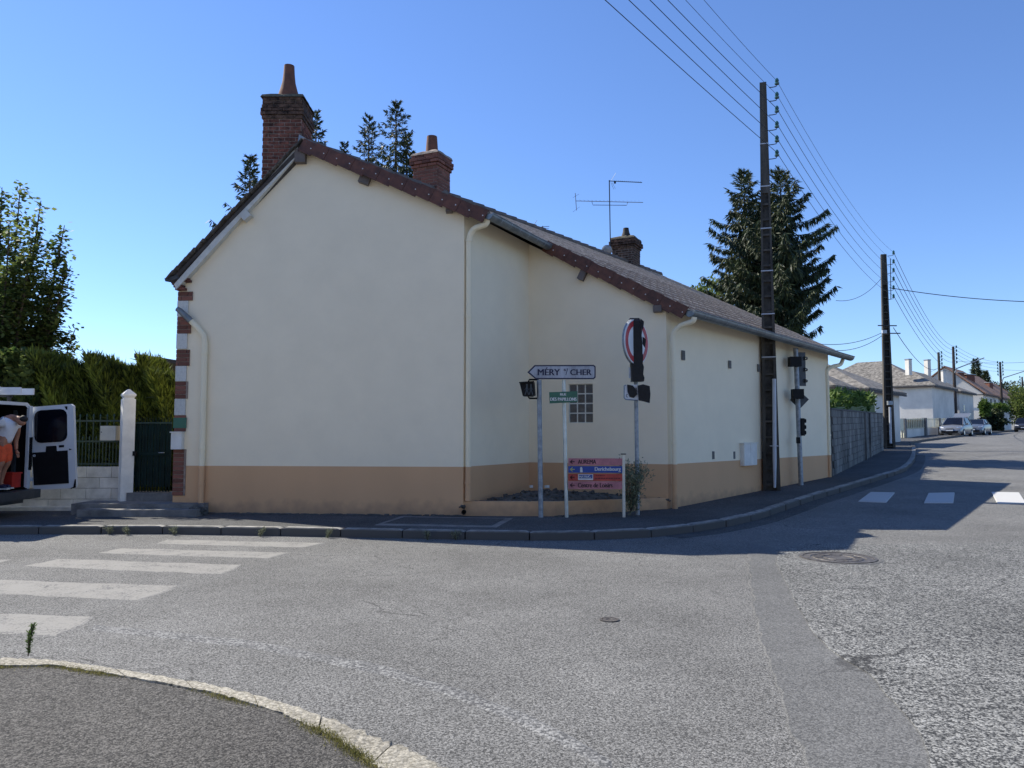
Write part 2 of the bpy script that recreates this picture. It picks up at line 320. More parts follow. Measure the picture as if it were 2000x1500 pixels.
M['dryg'] = leafmat('weed_leaves', (.11, .13, .08), (.27, .29, .18), .25, 3)
M['grass'] = leafmat('dry_grass', (.12, .12, .03), (.32, .29, .12), .3, 6)
M['farwall'] = mat('pale_house_render', (.70, .66, .59), .9, .09, .5, .2, 40, coord='World')
M['farwall2'] = mat('tan_house_render', (.46, .36, .24), .9, .09, .5)
M['slate'] = mat('grey_slate_roof', (.20, .185, .165), .9, .35, 3.5, .5, 14, coord='World')
M['slated'] = mat('dark_eave', (.07, .06, .055), .8, .2, 3)
M['terra'] = mat('orange_tile_roof', (.42, .22, .13), .85, .3, 2.2, .4, 12, coord='World')
M['car1'] = mat('silver_car_paint', (.24, .25, .26), .25, .03, 3, metal=.5)
M['car2'] = mat('blue_grey_car_paint', (.15, .17, .20), .25, .03, 3, metal=.5)
M['car3'] = mat('dark_car_paint', (.035, .038, .045), .22, .03, 3, metal=.4)
M['lamp'] = mat('lamp_glass', (.72, .74, .76), .1, .03, 3)
M['chrome'] = mat('hub_metal', (.5, .5, .52), .25, .05, 5, metal=.9)
M['plank'] = mat('reed_screen', (.30, .22, .11), .9, .3, 6, coord='World')
M['weldmesh'] = mat('yellowish_white_railing', (.70, .67, .50), .5, .05, 5)
M['ground'] = mat('garden_ground', (.09, .085, .05), 1, .3, .5, coord='World')

# ---------------------------------------------------------------- text
def text_obj(txt, parent, mt, c, ux, uz, width, height, depth=.002, bold=.012, name='lettering'):
    cu = bpy.data.curves.new('t', 'FONT'); cu.body = txt; cu.size = 1; cu.resolution_u = 4
    o = bpy.data.objects.new('t', cu); COL.objects.link(o)
    dg = bpy.context.evaluated_depsgraph_get(); me = bpy.data.meshes.new_from_object(o.evaluated_get(dg))
    bpy.data.objects.remove(o); bpy.data.curves.remove(cu)
    V = np.array([v.co[:] for v in me.vertices]); lo = V.min(0); hi = V.max(0)
    sx = width/(hi[0]-lo[0]); sz = height/(hi[1]-lo[1]); nrm = ux.cross(uz)
    faces = [tuple(p.vertices) for p in me.polygons]; og = org(parent)
    W = []; F_ = []; n0 = len(V)
    for q_i, q_s in enumerate((0, -1, 1)) if bold > .011 else ((0, 0),):
        F_ += [tuple(i+q_i*n0 for i in f) for f in faces]
        W += [(c-og)+ux*((v[0]-(lo[0]+hi[0])/2)*sx+q_s*bold*sz*2.2)+uz*((v[1]-(lo[1]+hi[1])/2)*sz)+nrm*(depth+.0003*q_i) for v in V]
    faces = F_
    m2 = bpy.data.meshes.new(name); m2.from_pydata([tuple(x) for x in W], [], faces); m2.materials.append(mt)
    bpy.data.meshes.remove(me)
    q = bpy.data.objects.new(name, m2); COL.objects.link(q); q.parent = parent; ORG[q.name] = og
    return q

# ================================================================ GROUND
def road_sheet():
    mb = MB(); T = Vector((.755, -.656, 0)); ks = [-400, -60, 0, 6]+list(range(8, 160, 1))+[200, 300, 400, 900]
    vs = []
    for s in ks:
        c = DV*s
        for t in (-900, 900):
            p = c+T*t; vs.append((p.x, p.y, gz(p.x, p.y)))
    mb.add(vs, [(2*i, 2*i+1, 2*i+3, 2*i+2) for i in range(len(ks)-1)])
    return mb
obj('road', road_sheet(), M['road'], kind='structure')

def refine(pts, step):
    out = [pts[0]]
    for a, b in zip(pts, pts[1:]):
        n = max(1, int((b-a).length/step))
        out += [a.lerp(b, i/n) for i in range(1, n+1)]
    return out
def fill_poly(pts, dz, step=.8, skirt=.03, jag=0, seed=0, lip=5):
    """polygon on the ground, cut into a grid that follows the slope, with a thin side lip"""
    r = random.Random(seed)
    P2 = refine(pts+[pts[0]], step)[:-1]
    P2 = [Vector((p.x+r.uniform(-jag, jag), p.y+r.uniform(-jag, jag), 0)) for p in P2]
    bm = bmesh.new(); vs = [bm.verts.new(p) for p in P2]; f = bm.faces.new(vs)
    bmesh.ops.triangulate(bm, faces=[f])
    smin = min(gs(p.x, p.y) for p in P2); smax = max(gs(p.x, p.y) for p in P2)
    s = math.ceil(max(smin, 12))
    while s < smax:
        bmesh.ops.bisect_plane(bm, geom=bm.verts[:]+bm.edges[:]+bm.faces[:], plane_co=DV*s, plane_no=DV); s += 1
    for v in bm.verts: v.co.z = gz(v.co.x, v.co.y)+dz
    bmesh.ops.recalc_face_normals(bm, faces=bm.faces[:])
    for f in bm.faces:
        f.normal_update()
        if f.normal.z < 0: f.normal_flip()
    be = [(e, e.link_faces[0].calc_center_median()) for e in bm.edges if len(e.link_faces) == 1]
    out_d = {}
    for e, fc in be:      # sloped lip, so the edge does not read as a step
        a_, b_ = e.verts; d_ = (b_.co-a_.co); n_ = Vector((d_.y, -d_.x, 0)).normalized() if d_.length > 1e-6 else Vector((0, 0, 0))
        if n_.dot(fc-a_.co) > 0: n_ = -n_
        for v in (a_, b_): out_d[v] = out_d.get(v, Vector((0, 0, 0)))+n_
    nv = {v: bm.verts.new(v.co+(n_.normalized() if n_.length > 1e-6 else n_)*skirt*lip-Vector((0, 0, skirt))) for v, n_ in out_d.items()}
    for e, fc in be:
        a_, b_ = e.verts
        try:
            f = bm.faces.new((a_, b_, nv[b_], nv[a_])); f.normal_update()
            if f.normal.z < 0: f.normal_flip()
        except ValueError: pass
    bm.verts.ensure_lookup_table(); bm.verts.index_update()
    mb = MB(); mb.v = [tuple(v.co) for v in bm.verts]; mb.f = [tuple(v.index for v in f.verts) for f in bm.faces]; mb.m = [0]*len(mb.f)
    bm.free(); return mb

# road patches
coarse_edge = [(1560,1063),(1520,1078),(1516,1100),(1535,1140),(1560,1190),(1590,1240),(1640,1285),(1700,1320),(1745,1375),(1790,1420),(1812,1475),(1830,1560)]
ce = [G(x, y) for x, y in coarse_edge]
far_pts = [G(2000, 1620), G(2500, 1500), G(2500, 1100), G(2250, 1040), G(1900, 1062), G(1700, 1064)]
obj('coarse_asphalt', fill_poly(ce+far_pts, .012, .12, .014, .010, 3, lip=0), M['coarse'], kind='structure')
pe = [(1462,1062),(1464,1110),(1472,1170),(1490,1250),(1512,1310),(1535,1385),(1565,1460),(1600,1560)]
obj('repair_strip', fill_poly([G(x, y) for x, y in pe]+[G(x+12, y) for x, y in reversed(coarse_edge[3:])]+[G(1535,1100),G(1530,1075)], .006, .13, .008, .022, 5, lip=2), M['patch'], kind='structure')

# zebra stripes of the near crossing
near = [[(636,1061),(330,1054.5),(306,1061),(590,1069)],[(565,1080),(240,1071.5),(192,1079.5),(528,1090)],
        [(470,1104),(118,1092),(55,1104.5),(428,1121)],[(350,1145),(-140,1129),(-200,1149),(270,1172)],[(182,1206),(-260,1190),(-330,1220),(110,1240)],
        [(20,1094),(-200,1090),(-230,1098),(6,1098)],]
for q in near:
    obj('crossing_stripe', fill_poly([G(x, y) for x, y in q], .005, .25, .006, .028, 1), M['paint'], kind='structure')
for q in [[(1701,962),(1747,963),(1730,982),(1677,980)],[(1814,964),(1864,963),(1861,983),(1805,983)],[(1937,962),(1990,963),(2004,984),(1949,984)],[(2060,963),(2110,964),(2150,985),(2094,984)]]:
    obj('crossing_stripe', fill_poly([G(x, y) for x, y in q], .018, 1, .02, lip=.5), M['paintw'], kind='structure')
ln = [(180,1221),(300,1232),(470,1250),(620,1276),(760,1305),(900,1350),(1010,1393),(1100,1437),(1190,1490)]
a = [G(x, y) for x, y in ln]; b = [G(x, y+9+i*1.3) for i, (x, y) in enumerate(ln)]
obj('worn_road_line', fill_poly(a+b[::-1], .004, .2, .005, .015, 2), M['paint2'], kind='structure')
def disc(c, r, z0, z1, n=32):
    return MB().lathe(Vector((c.x, c.y, c.z)), [(r, z0), (r, z1), (r*.001, z1)], n)
# manholes
c = G(1637, 1090, .012)
mh = thing('manhole_cover', c, 'round cast iron manhole cover in the coarse asphalt of the junction', 'manhole cover')
obj('collar', MB().lathe(c, [(.56, -.02), (.53, .004), (.49, .008), (.47, .002), (.47, -.03)], 40, cap=False), M['patch'], mh)
obj('frame', MB().lathe(c, [(.47, -.01), (.47, .014), (.43, .014), (.43, -.01)], 40, cap=False), M['iron'], mh)
mb = MB().lathe(c, [(.425, -.012), (.425, .008), (.34, .008), (.335, .001), (.31, .001), (.305, .008), (.20, .008), (.195, .001), (.17, .001), (.165, .008), (.001, .008)], 40)
for k in range(12):
    an = k*pi/6; mb.box(c+Vector((cos(an)*.25, sin(an)*.25, .010)), (.09, .02, .006), an)
obj('lid', mb, M['iron'], mh)
c = G(1190, 1211)
mh = thing('valve_cover', c, 'small round iron valve cover in the middle of the road', 'valve cover')
obj('frame', MB().lathe(c, [(.085, -.01), (.085, .009), (.065, .009), (.065, -.01)], 24, cap=False), M['iron'], mh)
obj('lid', MB().lathe(c, [(.06, -.012), (.06, .007), (.03, .007), (.028, .002), (.001, .002)], 24), M['iron'], mh)

# ---------------------------------------------------------------- building corner points
def col(px, Y): return XY(px, Y)
AL = col(342, 14.75); AR = col(905, 14.2); BI = col(1033, 16.5); DC = col(1303, 15.4); DF = col(1620, 22.3)
WE = col(1722, 37.0)                                   # far end of the grey block wall
PL1 = col(1085, 14.15)                                  # bend of the planter
# kerb line (bottom of the kerb face)
kp = [(-700,1050),(-200,1046),(0,1044),(300,1043),(528,1047),(740,1051),(976,1056),(1110,1056),(1238,1053),(1300,1047),(1365,1039),(1428,1028),(1480,1016),(1530,999),(1580,981),(1640,963),(1700,944),(1745,930),(1768,921),(1780,911),(1787,900),(1789,888),(1788,876)]
K = [G(x, y) for x, y in kp]
K2 = [G(x, y) for x, y in [(1781,868),(1800,863),(1868,854.5),(1905,850.5),(1950,845.5),(1985,842)]]
K2 = [K[-1].lerp(K2[0], .5)]+K2
def off_line(pts, d):
    out = []
    for i, p in enumerate(pts):
        t = (pts[min(i+1, len(pts)-1)]-pts[max(i-1, 0)]); t.z = 0; t.normalize()
        q = p+Vector((-t.y, t.x, 0))*d; q.z = 0; out.append(q)
    return out
KW = .17
inner = off_line(K+K2[1:], KW)
outer = [Vector((p.x, p.y, 0)) for p in K+K2[1:]]
# pavement strip from the kerb to the walls
wl = [col(-700, 15.6), col(-200, 15.45), col(0, 15.4), col(338, 14.95), AL.lerp(AR, .3), AL.lerp(AR, .6), AR+Vector((.3, .3, 0)), PL1+Vector((.3, .4, 0)), (PL1+DC)/2+Vector((0, .3, 0)), DC+Vector((.05, .3, 0)),
      DC.lerp(DF, .1), DC.lerp(DF, .2), DC.lerp(DF, .33), DC.lerp(DF, .5), DC.lerp(DF, .75), DF, DF.lerp(WE, .25), DF.lerp(WE, .4), DF.lerp(WE, .5), DF.lerp(WE, .6), DF.lerp(WE, .75), DF.lerp(WE, .9), WE,
      col(1735, 45), col(1745, 52), col(1835, 69), col(1870, 80), col(1905, 95), col(1935, 108)]
def pavement():
    mb = MB(); n = len(inner); vs = []
    nu = 4
    pts = [[inner[i].lerp(wl[i], j/nu) for j in range(nu+1)] for i in range(n)]
    rows = []
    for i in range(n-1):
        k = max(1, int((outer[i+1]-outer[i]).length/.9))
        for t in range(k): rows.append([pts[i][j].lerp(pts[i+1][j], t/k) for j in range(nu+1)])
    rows.append(pts[-1])
    for r in rows:
        for p in r: vs.append((p.x, p.y, gz(p.x, p.y)+.122))
    m = nu+1
    mb.add(vs, [(i*m+j, (i+1)*m+j, (i+1)*m+j+1, i*m+j+1) for i in range(len(rows)-1) for j in range(nu)])
    return mb
pv = obj('pavement', pavement(), M['pave'], kind='structure')
# kerb stones: one object each
kerb = bpy.data.objects.new('kerb', None); COL.objects.link(kerb); kerb['kind'] = 'structure'; ORG['kerb'] = Vector((0, 0, 0))
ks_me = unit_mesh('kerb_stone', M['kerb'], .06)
def walk(pts, step):
    out = [pts[0]]; acc = 0
    for a, b in zip(pts, pts[1:]):
        L = (b-a).length; d = step-acc
        while d <= L: out.append(a.lerp(b, d/L)); d += step
        acc = L-(d-step)
    return out
def stones(path, step, parent, me, wdt, top, hgt, name='kerb_stone', seed=1):
    r = random.Random(seed); W = walk(path, step)
    for a, b in zip(W, W[1:]):
        m = (a+b)/2; t = (b-a); L = t.length; t.normalize(); nn = Vector((-t.y, t.x, 0))
        c = m+nn*(wdt/2+r.uniform(-.008, .008))
        sl = (gz(b.x, b.y)-gz(a.x, a.y))/L
        ux = Vector((t.x, t.y, sl)).normalized(); uz = ux.cross(Vector((0, 0, 1)).cross(ux)).normalized(); uy = uz.cross(ux)
        c.z = (gz(a.x, a.y)+gz(b.x, b.y))/2+top-hgt/2+r.uniform(-.007, .005)
        rr = Matrix.Rotation(r.uniform(-.012, .012), 3, 'Z')
        inst(name, me, parent, frameM(c, rr@ux, rr@uy, uz, (L-r.uniform(.012, .03), wdt, hgt)))
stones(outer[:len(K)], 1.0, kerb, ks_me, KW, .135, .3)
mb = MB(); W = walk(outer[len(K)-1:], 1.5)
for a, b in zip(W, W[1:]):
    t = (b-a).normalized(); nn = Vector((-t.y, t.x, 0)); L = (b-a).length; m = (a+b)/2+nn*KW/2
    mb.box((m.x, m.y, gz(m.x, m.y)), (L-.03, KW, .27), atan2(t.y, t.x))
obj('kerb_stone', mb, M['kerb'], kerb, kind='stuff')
# gutter channel strip beside the kerb (pale band on the road)
o1 = off_line(K[9:22], -.02); o2 = off_line(K[9:22], -.34)
obj('gutter_channel', fill_poly(o1+o2[::-1], .006, .5, .01, .01, 4), M['pave'], kind='structure')

# near island, bottom left
io = [(-260,1296),(-120,1288),(0,1284),(110,1288),(240,1307),(400,1333),(540,1363),(640,1394),(760,1440),(890,1502),(1010,1562),(1100,1640)]
ii = [(-260,1330),(-120,1318),(0,1303),(110,1301),(240,1322),(400,1351),(540,1389),(640,1434),(730,1494),(820,1560),(900,1640),(960,1740)]
IO = [G(x, y, .055) for x, y in io]; II = [G(x, y, .05) for x, y in ii]
mb = MB(); cen = [G(x-500, y+700, .04) for x, y in ii]
base = [G(-300, 2200, .04), G(-600, 1500, .04)]
isl = [Vector((p.x, p.y, 0)) for p in II]+[Vector((1.0, .4, 0)), Vector((-1.5, -1.5, 0)), Vector((-9, -1.5, 0)), Vector((-9, 5.2, 0))]
obj('traffic_island', fill_poly(isl, .046, .6, .05, lip=0), M['pave2'], kind='structure')
ik = bpy.data.objects.new('island_kerb', None); COL.objects.link(ik); ik['kind'] = 'structure'; ORG['island_kerb'] = Vector((0, 0, 0))
rr = random.Random(4)
fo = refine([Vector((p.x, p.y, 0)) for p in IO], .06); fi = refine([Vector((p.x, p.y, 0)) for p in II], .06)
def at(line, f):
    k = f*(len(line)-1); i = min(int(k), len(line)-2); return line[i].lerp(line[i+1], k-i)
NS = 9
for k in range(NS):
    a0 = k/NS+.0012; a1 = (k+1)/NS-.0012; n = 18; vs = []
    zt = .052+rr.uniform(-.006, .008)
    for j in range(n+1):
        f = a0+(a1-a0)*j/n; po = at(fo, f); pi_ = at(fi, f)
        d = (pi_-po); po = po+d*rr.uniform(-.07, .10)+d*(.08 if j in (0, n) else 0)
        pi_ = pi_+d*rr.uniform(-.10, .05)
        mid = (po+pi_)/2
        vs += [(po.x, po.y, -.02), (po.x, po.y, zt-.012+rr.uniform(-.004, .002)), (po.x+d.x*.12, po.y+d.y*.12, zt), (mid.x, mid.y, zt+rr.uniform(0, .006)), (pi_.x, pi_.y, zt+.001), (pi_.x, pi_.y, .0)]
    fs = [(j*6+i, (j+1)*6+i, (j+1)*6+i+1, j*6+i+1) for j in range(n) for i in range(5)]+[tuple(range(5, -1, -1)), tuple(n*6+i for i in range(6))]
    obj('kerb_stone', MB().add(vs, fs), M['kerb2'], ik)

# ---------------------------------------------------------------- vegetation generators
def kites(P0, D, W, Ln, wd):
    """numpy arrays -> kite quads. P0 start, D unit dir, W unit side"""
    n = len(P0); Ln = Ln[:, None]; wd = wd[:, None]
    V = np.stack([P0, P0+D*Ln*.45+W*wd*.5, P0+D*Ln, P0+D*Ln*.45-W*wd*.5], 1).reshape(-1, 3)
    return V, np.arange(4*n).reshape(-1, 4)
def quads_obj(name, V, Fc, mt, parent, **kw):
    me = bpy.data.meshes.new(name); og = np.array(org(parent))
    n = len(V); k = len(Fc); me.vertices.add(n); me.vertices.foreach_set('co', (V-og).ravel())
    me.loops.add(k*4); me.loops.foreach_set('vertex_index', Fc.ravel().astype(np.int32)); me.polygons.add(k)
    me.polygons.foreach_set('loop_start', np.arange(0, k*4, 4, dtype=np.int32)); me.polygons.foreach_set('loop_total', np.full(k, 4, dtype=np.int32))
    me.materials.append(mt); me.update(calc_edges=True)
    o = bpy.data.objects.new(name, me); COL.objects.link(o); o.parent = parent; ORG[o.name] = org(parent)
    for a, b in kw.items(): o[a] = b
    return o
def nrm(a): return a/np.maximum(1e-9, np.linalg.norm(a, axis=1, keepdims=True))
def spruce(x, y, z0, H, R, label, group, zmin=0.0, seed=1, dens=1.0, droop=.5, twig=.34, skirt=.9, lean=0, expo=.78, Lmax=9, low=0):
    r = np.random.default_rng(seed)
    root = thing('spruce_tree', (x, y, z0), label, 'tree', group)
    obj('trunk', MB().tube([(x, y, z0-.2), (x+lean*.4, y, z0+H*.5), (x+lean, y, z0+H)], [H*.013+.03, H*.008+.02, .008], 7), M['bark'], root)
    Ps, Ds, Ls, Ws = [], [], [], []; br = MB()
    z = zmin; an = 0
    while z < H-.05:
        f = z/H; an += 2.4+r.uniform(-.5, .5)
        top = np.clip((H-z)/1.8, 0, 1)              # 0 at the tip
        L = max(.12, R*(1-f)**expo*r.uniform(.55, 1.12)*(.85 if f < .15 else 1))
        if Lmax < 9: L = min(L, Lmax*r.uniform(.72, 1.05))*float(np.clip((z-low)/3.2, .35, 1))
        if r.random() < .12: L *= 1.15
        o = np.array([cos(an), sin(an), 0]); n = max(3, int(L/.14)); cx = x+lean*f
        t = np.linspace(0, 1, n); rise = .95*(1-top)+(.22 if Lmax == 9 else .16)*top*(1-f)
        zz = z+L*(rise*t-droop*top*t*(1-t)*1.0+.16*t*t*top)
        pts = np.stack([cx+o[0]*L*t, y+o[1]*L*t, z0+zz], 1); sel = list(range(0, n, max(1, n//4)))+[n-1]
        br.tube([tuple(pts[k]) for k in sel], [.022*L/2*(1-k/n)+.005 for k in sel], 4, cap=False)
        m = int(n*9*dens); tt = r.uniform(.04, 1, m); q = np.stack([np.interp(tt, t, pts[:, j]) for j in range(3)], 1)
        side = np.array([-o[1], o[0], 0]); sg = r.choice([-1, 1], m)[:, None]
        lat = (side[None]*sg*r.uniform(0, .34, m)[:, None])*(1-tt[:, None])*L*.8
        q = q+lat; hang = top*droop*1.9
        d = o[None]*(.35+.5*(1-top))+side[None]*sg*.45+r.normal(0, .32, (m, 3))
        d[:, 2] += -hang*(.5+r.random(m)*.9)+.75*(1-top)-np.abs(lat).sum(1)*.3
        Ps.append(q); Ds.append(nrm(d)); Ls.append(r.uniform(.45, 1.15, m)*twig*(.6+.4*top)*(1.05-.3*tt)); Ws.append(r.uniform(.035, .065, m)*skirt*(.55+.45*top))
        z += r.uniform(.035, .075)*(H/11)/(.65+.5*(1-top))
    # leading shoot
    m = 26; tt = r.random(m); q = np.stack([np.full(m, x+lean), np.full(m, y), z0+H-.7*tt], 1); d = r.normal(0, .6, (m, 3)); d[:, 2] = np.abs(d[:, 2])+.6
    Ps.append(q); Ds.append(nrm(d)); Ls.append(np.full(m, twig*.45)); Ws.append(np.full(m, .03))
    P0 = np.concatenate(Ps); D = np.concatenate(Ds); Ln = np.concatenate(Ls); wd = np.concatenate(Ws)
    W = nrm(np.cross(D, nrm(r.normal(0, 1, D.shape))))
    V, Fc = kites(P0, D, W, Ln, wd)
    quads_obj('crown', V, Fc, M['spruce'], root); obj('branches', br, M['bark'], root, kind='stuff')
    return root

# ================================================================ HOUSE
R0 = P(592, 279, 14.35); M0 = P(952, 417, 13.98); L0 = P(334, 545, 14.6)
M1 = P(1068, 475, 16.2); E0 = P(1342, 606, 15.15); E1 = P(1655, 696, 22.7)
R1 = P(1288, 538, 26.5); R1.z = R0.z-.02
M2 = (R1+E1)/2; M2.z = 5.55
house = thing('house', (0, 16, .13), 'cream corner house with brown plinth, stepped side wall and long tiled roof', 'house')
UP = Vector((0, 0, 1))
def roofz_left(x):   # left slope above wall A
    return L0.z+(x-L0.x)/(R0.x-L0.x)*(R0.z-L0.z)
BASE = -.3
def wz(p, z): return Vector((p.x, p.y, z))
TH = .06                                                # roof thickness above wall top
mb = MB()
RA = Vector((R0.x, 14.5, 0)); RA.y = AL.lerp(AR, (R0.x-AL.x)/(AR.x-AL.x)).y
zAR = R0.z+(AR.x-R0.x)/(M0.x-R0.x)*(M0.z-R0.z)-TH
zAL = roofz_left(AL.x)-TH
LE = DF+(R1-E1)*1.0; LE = Vector((R1.x-.4, R1.y-.3, 0)); RB = Vector((R1.x, R1.y-.3, 0))
dR = (R1-R0); dR.z = 0
BL = AL+dR; BL.z = 0
mb.poly([wz(AL, BASE), wz(AR, BASE), wz(AR, zAR), wz(RA, R0.z-TH), wz(AL, zAL)])            # gable A
zBI = M1.z+.06
mb.poly([wz(AR, BASE), wz(BI, BASE), wz(BI, zBI), wz(AR, zAR)])                               # B
zDC = E0.z+.04
zDF = E1.z+.06
# wall C with a hole for the window
u0 = (XY(1111, 1)); 
def onC(px):   # plan point on wall C at pixel column px
    a = BI; b = DC; k = (px-1000)/1500
    t = (k*a.y-a.x)/((b.x-a.x)-k*(b.y-a.y)); return a.lerp(b, t), t
wa, ta = onC(1111); wb, tb = onC(1158)
zt = CH+(848-750.5)/1500*wa.y; zb = CH+(848-826)/1500*wa.y
def topC(t): return zBI+(zDC-zBI)*t
mb.poly([wz(BI, BASE), wz(wa, BASE), wz(wa, topC(ta)), wz(BI, zBI)])
mb.poly([wz(wb, BASE), wz(DC, BASE), wz(DC, zDC), wz(wb, topC(tb))])
mb.poly([wz(wa, BASE), wz(wb, BASE), wz(wb, zb), wz(wa, zb)])
mb.poly([wz(wa, zt), wz(wb, zt), wz(wb, topC(tb)), wz(wa, topC(ta))])
mb.poly([wz(DC, BASE), wz(DF, BASE), wz(DF, zDF), wz(DC, zDC)])                               # D
mb.poly([wz(DF, BASE), wz(RB, BASE), wz(RB, R1.z-TH), wz(DF, zDF)])
mb.poly([wz(RB, BASE), wz(BL, BASE), wz(BL, zAL), wz(RB, R1.z-TH)])
mb.poly([wz(BL, BASE), wz(AL, BASE), wz(AL, zAL), wz(BL, zAL)])
wall = obj('wall', mb, M['render'], house)
# ---- window: 3 x 4 glass blocks
nC = Vector((0, 0, 0)); tC = (DC-BI).normalized(); nC = Vector((tC.y, -tC.x, 0))
win = obj('window', MB().poly([wz(wa, zb)-nC*.05, wz(wb, zb)-nC*.05, wz(wb, zt)-nC*.05, wz(wa, zt)-nC*.05])
          .poly([wz(wa, zb), wz(wb, zb), wz(wb, zb)-nC*.05, wz(wa, zb)-nC*.05]).poly([wz(wa, zt)-nC*.05, wz(wb, zt)-nC*.05, wz(wb, zt), wz(wa, zt)])
          .poly([wz(wa, zb)-nC*.05, wz(wa, zt)-nC*.05, wz(wa, zt), wz(wa, zb)]).poly([wz(wb, zb), wz(wb, zt), wz(wb, zt)-nC*.05, wz(wb, zb)-nC*.05]), M['joint'], house)
gb = unit_mesh('glass_block', M['glassb'], .03)
W_ = (wb-wa).length; H_ = zt-zb
for i in range(3):
    for j in range(4):
        c = wa+tC*(W_*(i+.5)/3)-nC*.068; c.z = zb+H_*(j+.5)/4
        inst('glass_block', gb, win, frameM(c, tC, -nC, UP, (W_/3-.026, .04, H_/4-.026)))
# ---- roof deck (solid under the tiles)
def deck(pts, th=.13):
    return MB().prism(pts, (0, 0, -th))
u1 = .17
Bm = lambda u: (M0.lerp(M1, u/u1) if u < u1 else M1.lerp(M2, (u-u1)/(1-u1)))
mbd = MB()
n = 12
for i in range(n):
    a, b = i/n, (i+1)/n
    mbd.prism([R0.lerp(R1, a), Bm(a), Bm(b), R0.lerp(R1, b)], (0, 0, -.10))
for i in range(8):
    a, b = i/8, (i+1)/8
    mbd.prism([M1.lerp(M2, a), E0.lerp(E1, a), E0.lerp(E1, b), M1.lerp(M2, b)], (0, 0, -.10))
Lb = L0+(R1-R0)
mbd.prism([L0, R0, R1, Lb], (0, 0, -.08))
roof = obj('roof', mbd, M['slated'], house)
# ---- tiles
M['rim'] = mat('sunlit_tile_edge', (.46, .41, .35), .7, .35, 9, coord='World')  # pale strip paints the sunlit course lines into each tile's colour
tile_me = bpy.data.meshes.new('tile'); tq_ = MB().box((0, -.11, 0), (1, .78, 1)).box((0, .39, .0), (1, .22, 1), mi=1)
tile_me.from_pydata(tq_.v, [], tq_.f); tile_me.materials.append(M['tile']); tile_me.materials.append(M['rim']); tile_me.polygons.foreach_set('material_index', tq_.m)
def patch(fa, fb, nc, nr, u_rng=(0, 1), parts=300, single=True, tilt=.035):
    """fa,fb: top and bottom edge functions; tiles lapped down the slope"""
    left = MB(); cnt = 0; r = random.Random(9)
    for ci in range(nc):
        for ri in range(nr):
            u = (ci+.5)/nc; du = 1/nc
            A = fa(ci/nc); B = fb(ci/nc); C_ = fa((ci+1)/nc); D_ = fb((ci+1)/nc)
            p00 = A.lerp(B, ri/nr); p01 = A.lerp(B, (ri+1)/nr); p10 = C_.lerp(D_, ri/nr); p11 = C_.lerp(D_, (ri+1)/nr)
            ux = ((p10-p00)+(p11-p01)); Lx = ux.length/2; ux.normalize()
            uy = ((p01-p00)+(p11-p10)); Ly = uy.length/2; uy.normalize(); uz = ux.cross(uy).normalized()
            if uz.z < 0: uz = -uz
            uy2 = (uy+uz*.022).normalized(); uz2 = uy2.cross(ux).normalized()
            if uz2.z < 0: uz2 = -uz2
            c = (p00+p11+p01+p10)/4+uz*(.02+.0005*((nr-ri) % 2)+r.uniform(-.002, .002))
            Mx = frameM(c, ux, uy2, ux.cross(uy2), (Lx-.006, Ly*.88*(1 if (ux.cross(uy2)).z > 0 else 1), .03))
            if cnt < parts and single: inst('tile', tile_me, roof, Mx); cnt += 1; assert uy.z < 0
            else:
                q = [(-.5,-.5),(.5,-.5),(.5,.5),(-.5,.5)]
                for y0_, y1_, mi_ in ((-.5, .28, 0), (.28, .5, 1)):
                    q = [(-.5, y0_), (.5, y0_), (.5, y1_), (-.5, y1_)]
                    left.hexa([Mx@Vector((a_, b_, -.5)) for a_, b_ in q], [Mx@Vector((a_, b_, .5)) for a_, b_ in q], mi_)
    return left
l1 = patch(lambda u: M1.lerp(M2, u), lambda u: E0.lerp(E1, u), 32, 9, parts=288)
l2 = patch(lambda u: R0.lerp(R1, u), Bm, 44, 11, parts=0)
l1.v, l1.f, l1.m = l1.v+l2.v, l1.f+[tuple(i+len(l1.v) for i in f) for f in l2.f], l1.m+l2.m
obj('tile', l1, [M['tile_s'], M['rim']], roof, kind='stuff')
# ridge tiles
rt = MB()
for i in range(34):
    a = R0.lerp(R1, i/34); b = R0.lerp(R1, (i+1.08)/34)
    rt = MB().tube([a+UP*.0, b+UP*.015], [.10, .115], 8)
    obj('ridge_tile', rt, M['tile'], roof)
# verge tiles: along gable A and wall C
vg = unit_mesh('verge_tile', M['verge'], .03)
def verge(a, b, n, depth=.25, back=.30):
    t = (b-a); L = t.length/n; t.normalize(); nn = Vector((0, -1, 0)); side = Vector((t.x, t.y, 0)).normalized(); nn = Vector((side.y, -side.x, 0))
    up = nn.cross(t).normalized()
    if up.z < 0: up = -up
    for i in range(n):
        p = a+t*L*(i+.5)
        c = p+nn*.03-up*(depth/2-.05)+up*(.012 if i % 2 else 0)
        tq = (t-up*.075).normalized(); uq = nn.cross(tq); uq = uq if uq.z > 0 else -uq
        o = inst('verge_tile', vg, roof, frameM(c+nn*(.004*(i % 2)), tq, nn, uq, (L*.985, .03, depth)))
        c2 = p-nn*back/2+up*.045+up*(.012 if i % 2 else 0)
        inst('verge_tile', vg, roof, frameM(c2, t, nn, up, (L*1.04, back, .03)))
        nail = MB().lathe(p+nn*.045-up*.075+t*L*.3, [(.012, 0), (.012, .01), (.004, .016)], 8, axis=nn)
        obj('nail', nail, M['inkw'], roof)
verge(R0+Vector((0, 0, .02)), M0, 14)
verge(M1, E0+(E0-M1).normalized()*.0, 12)
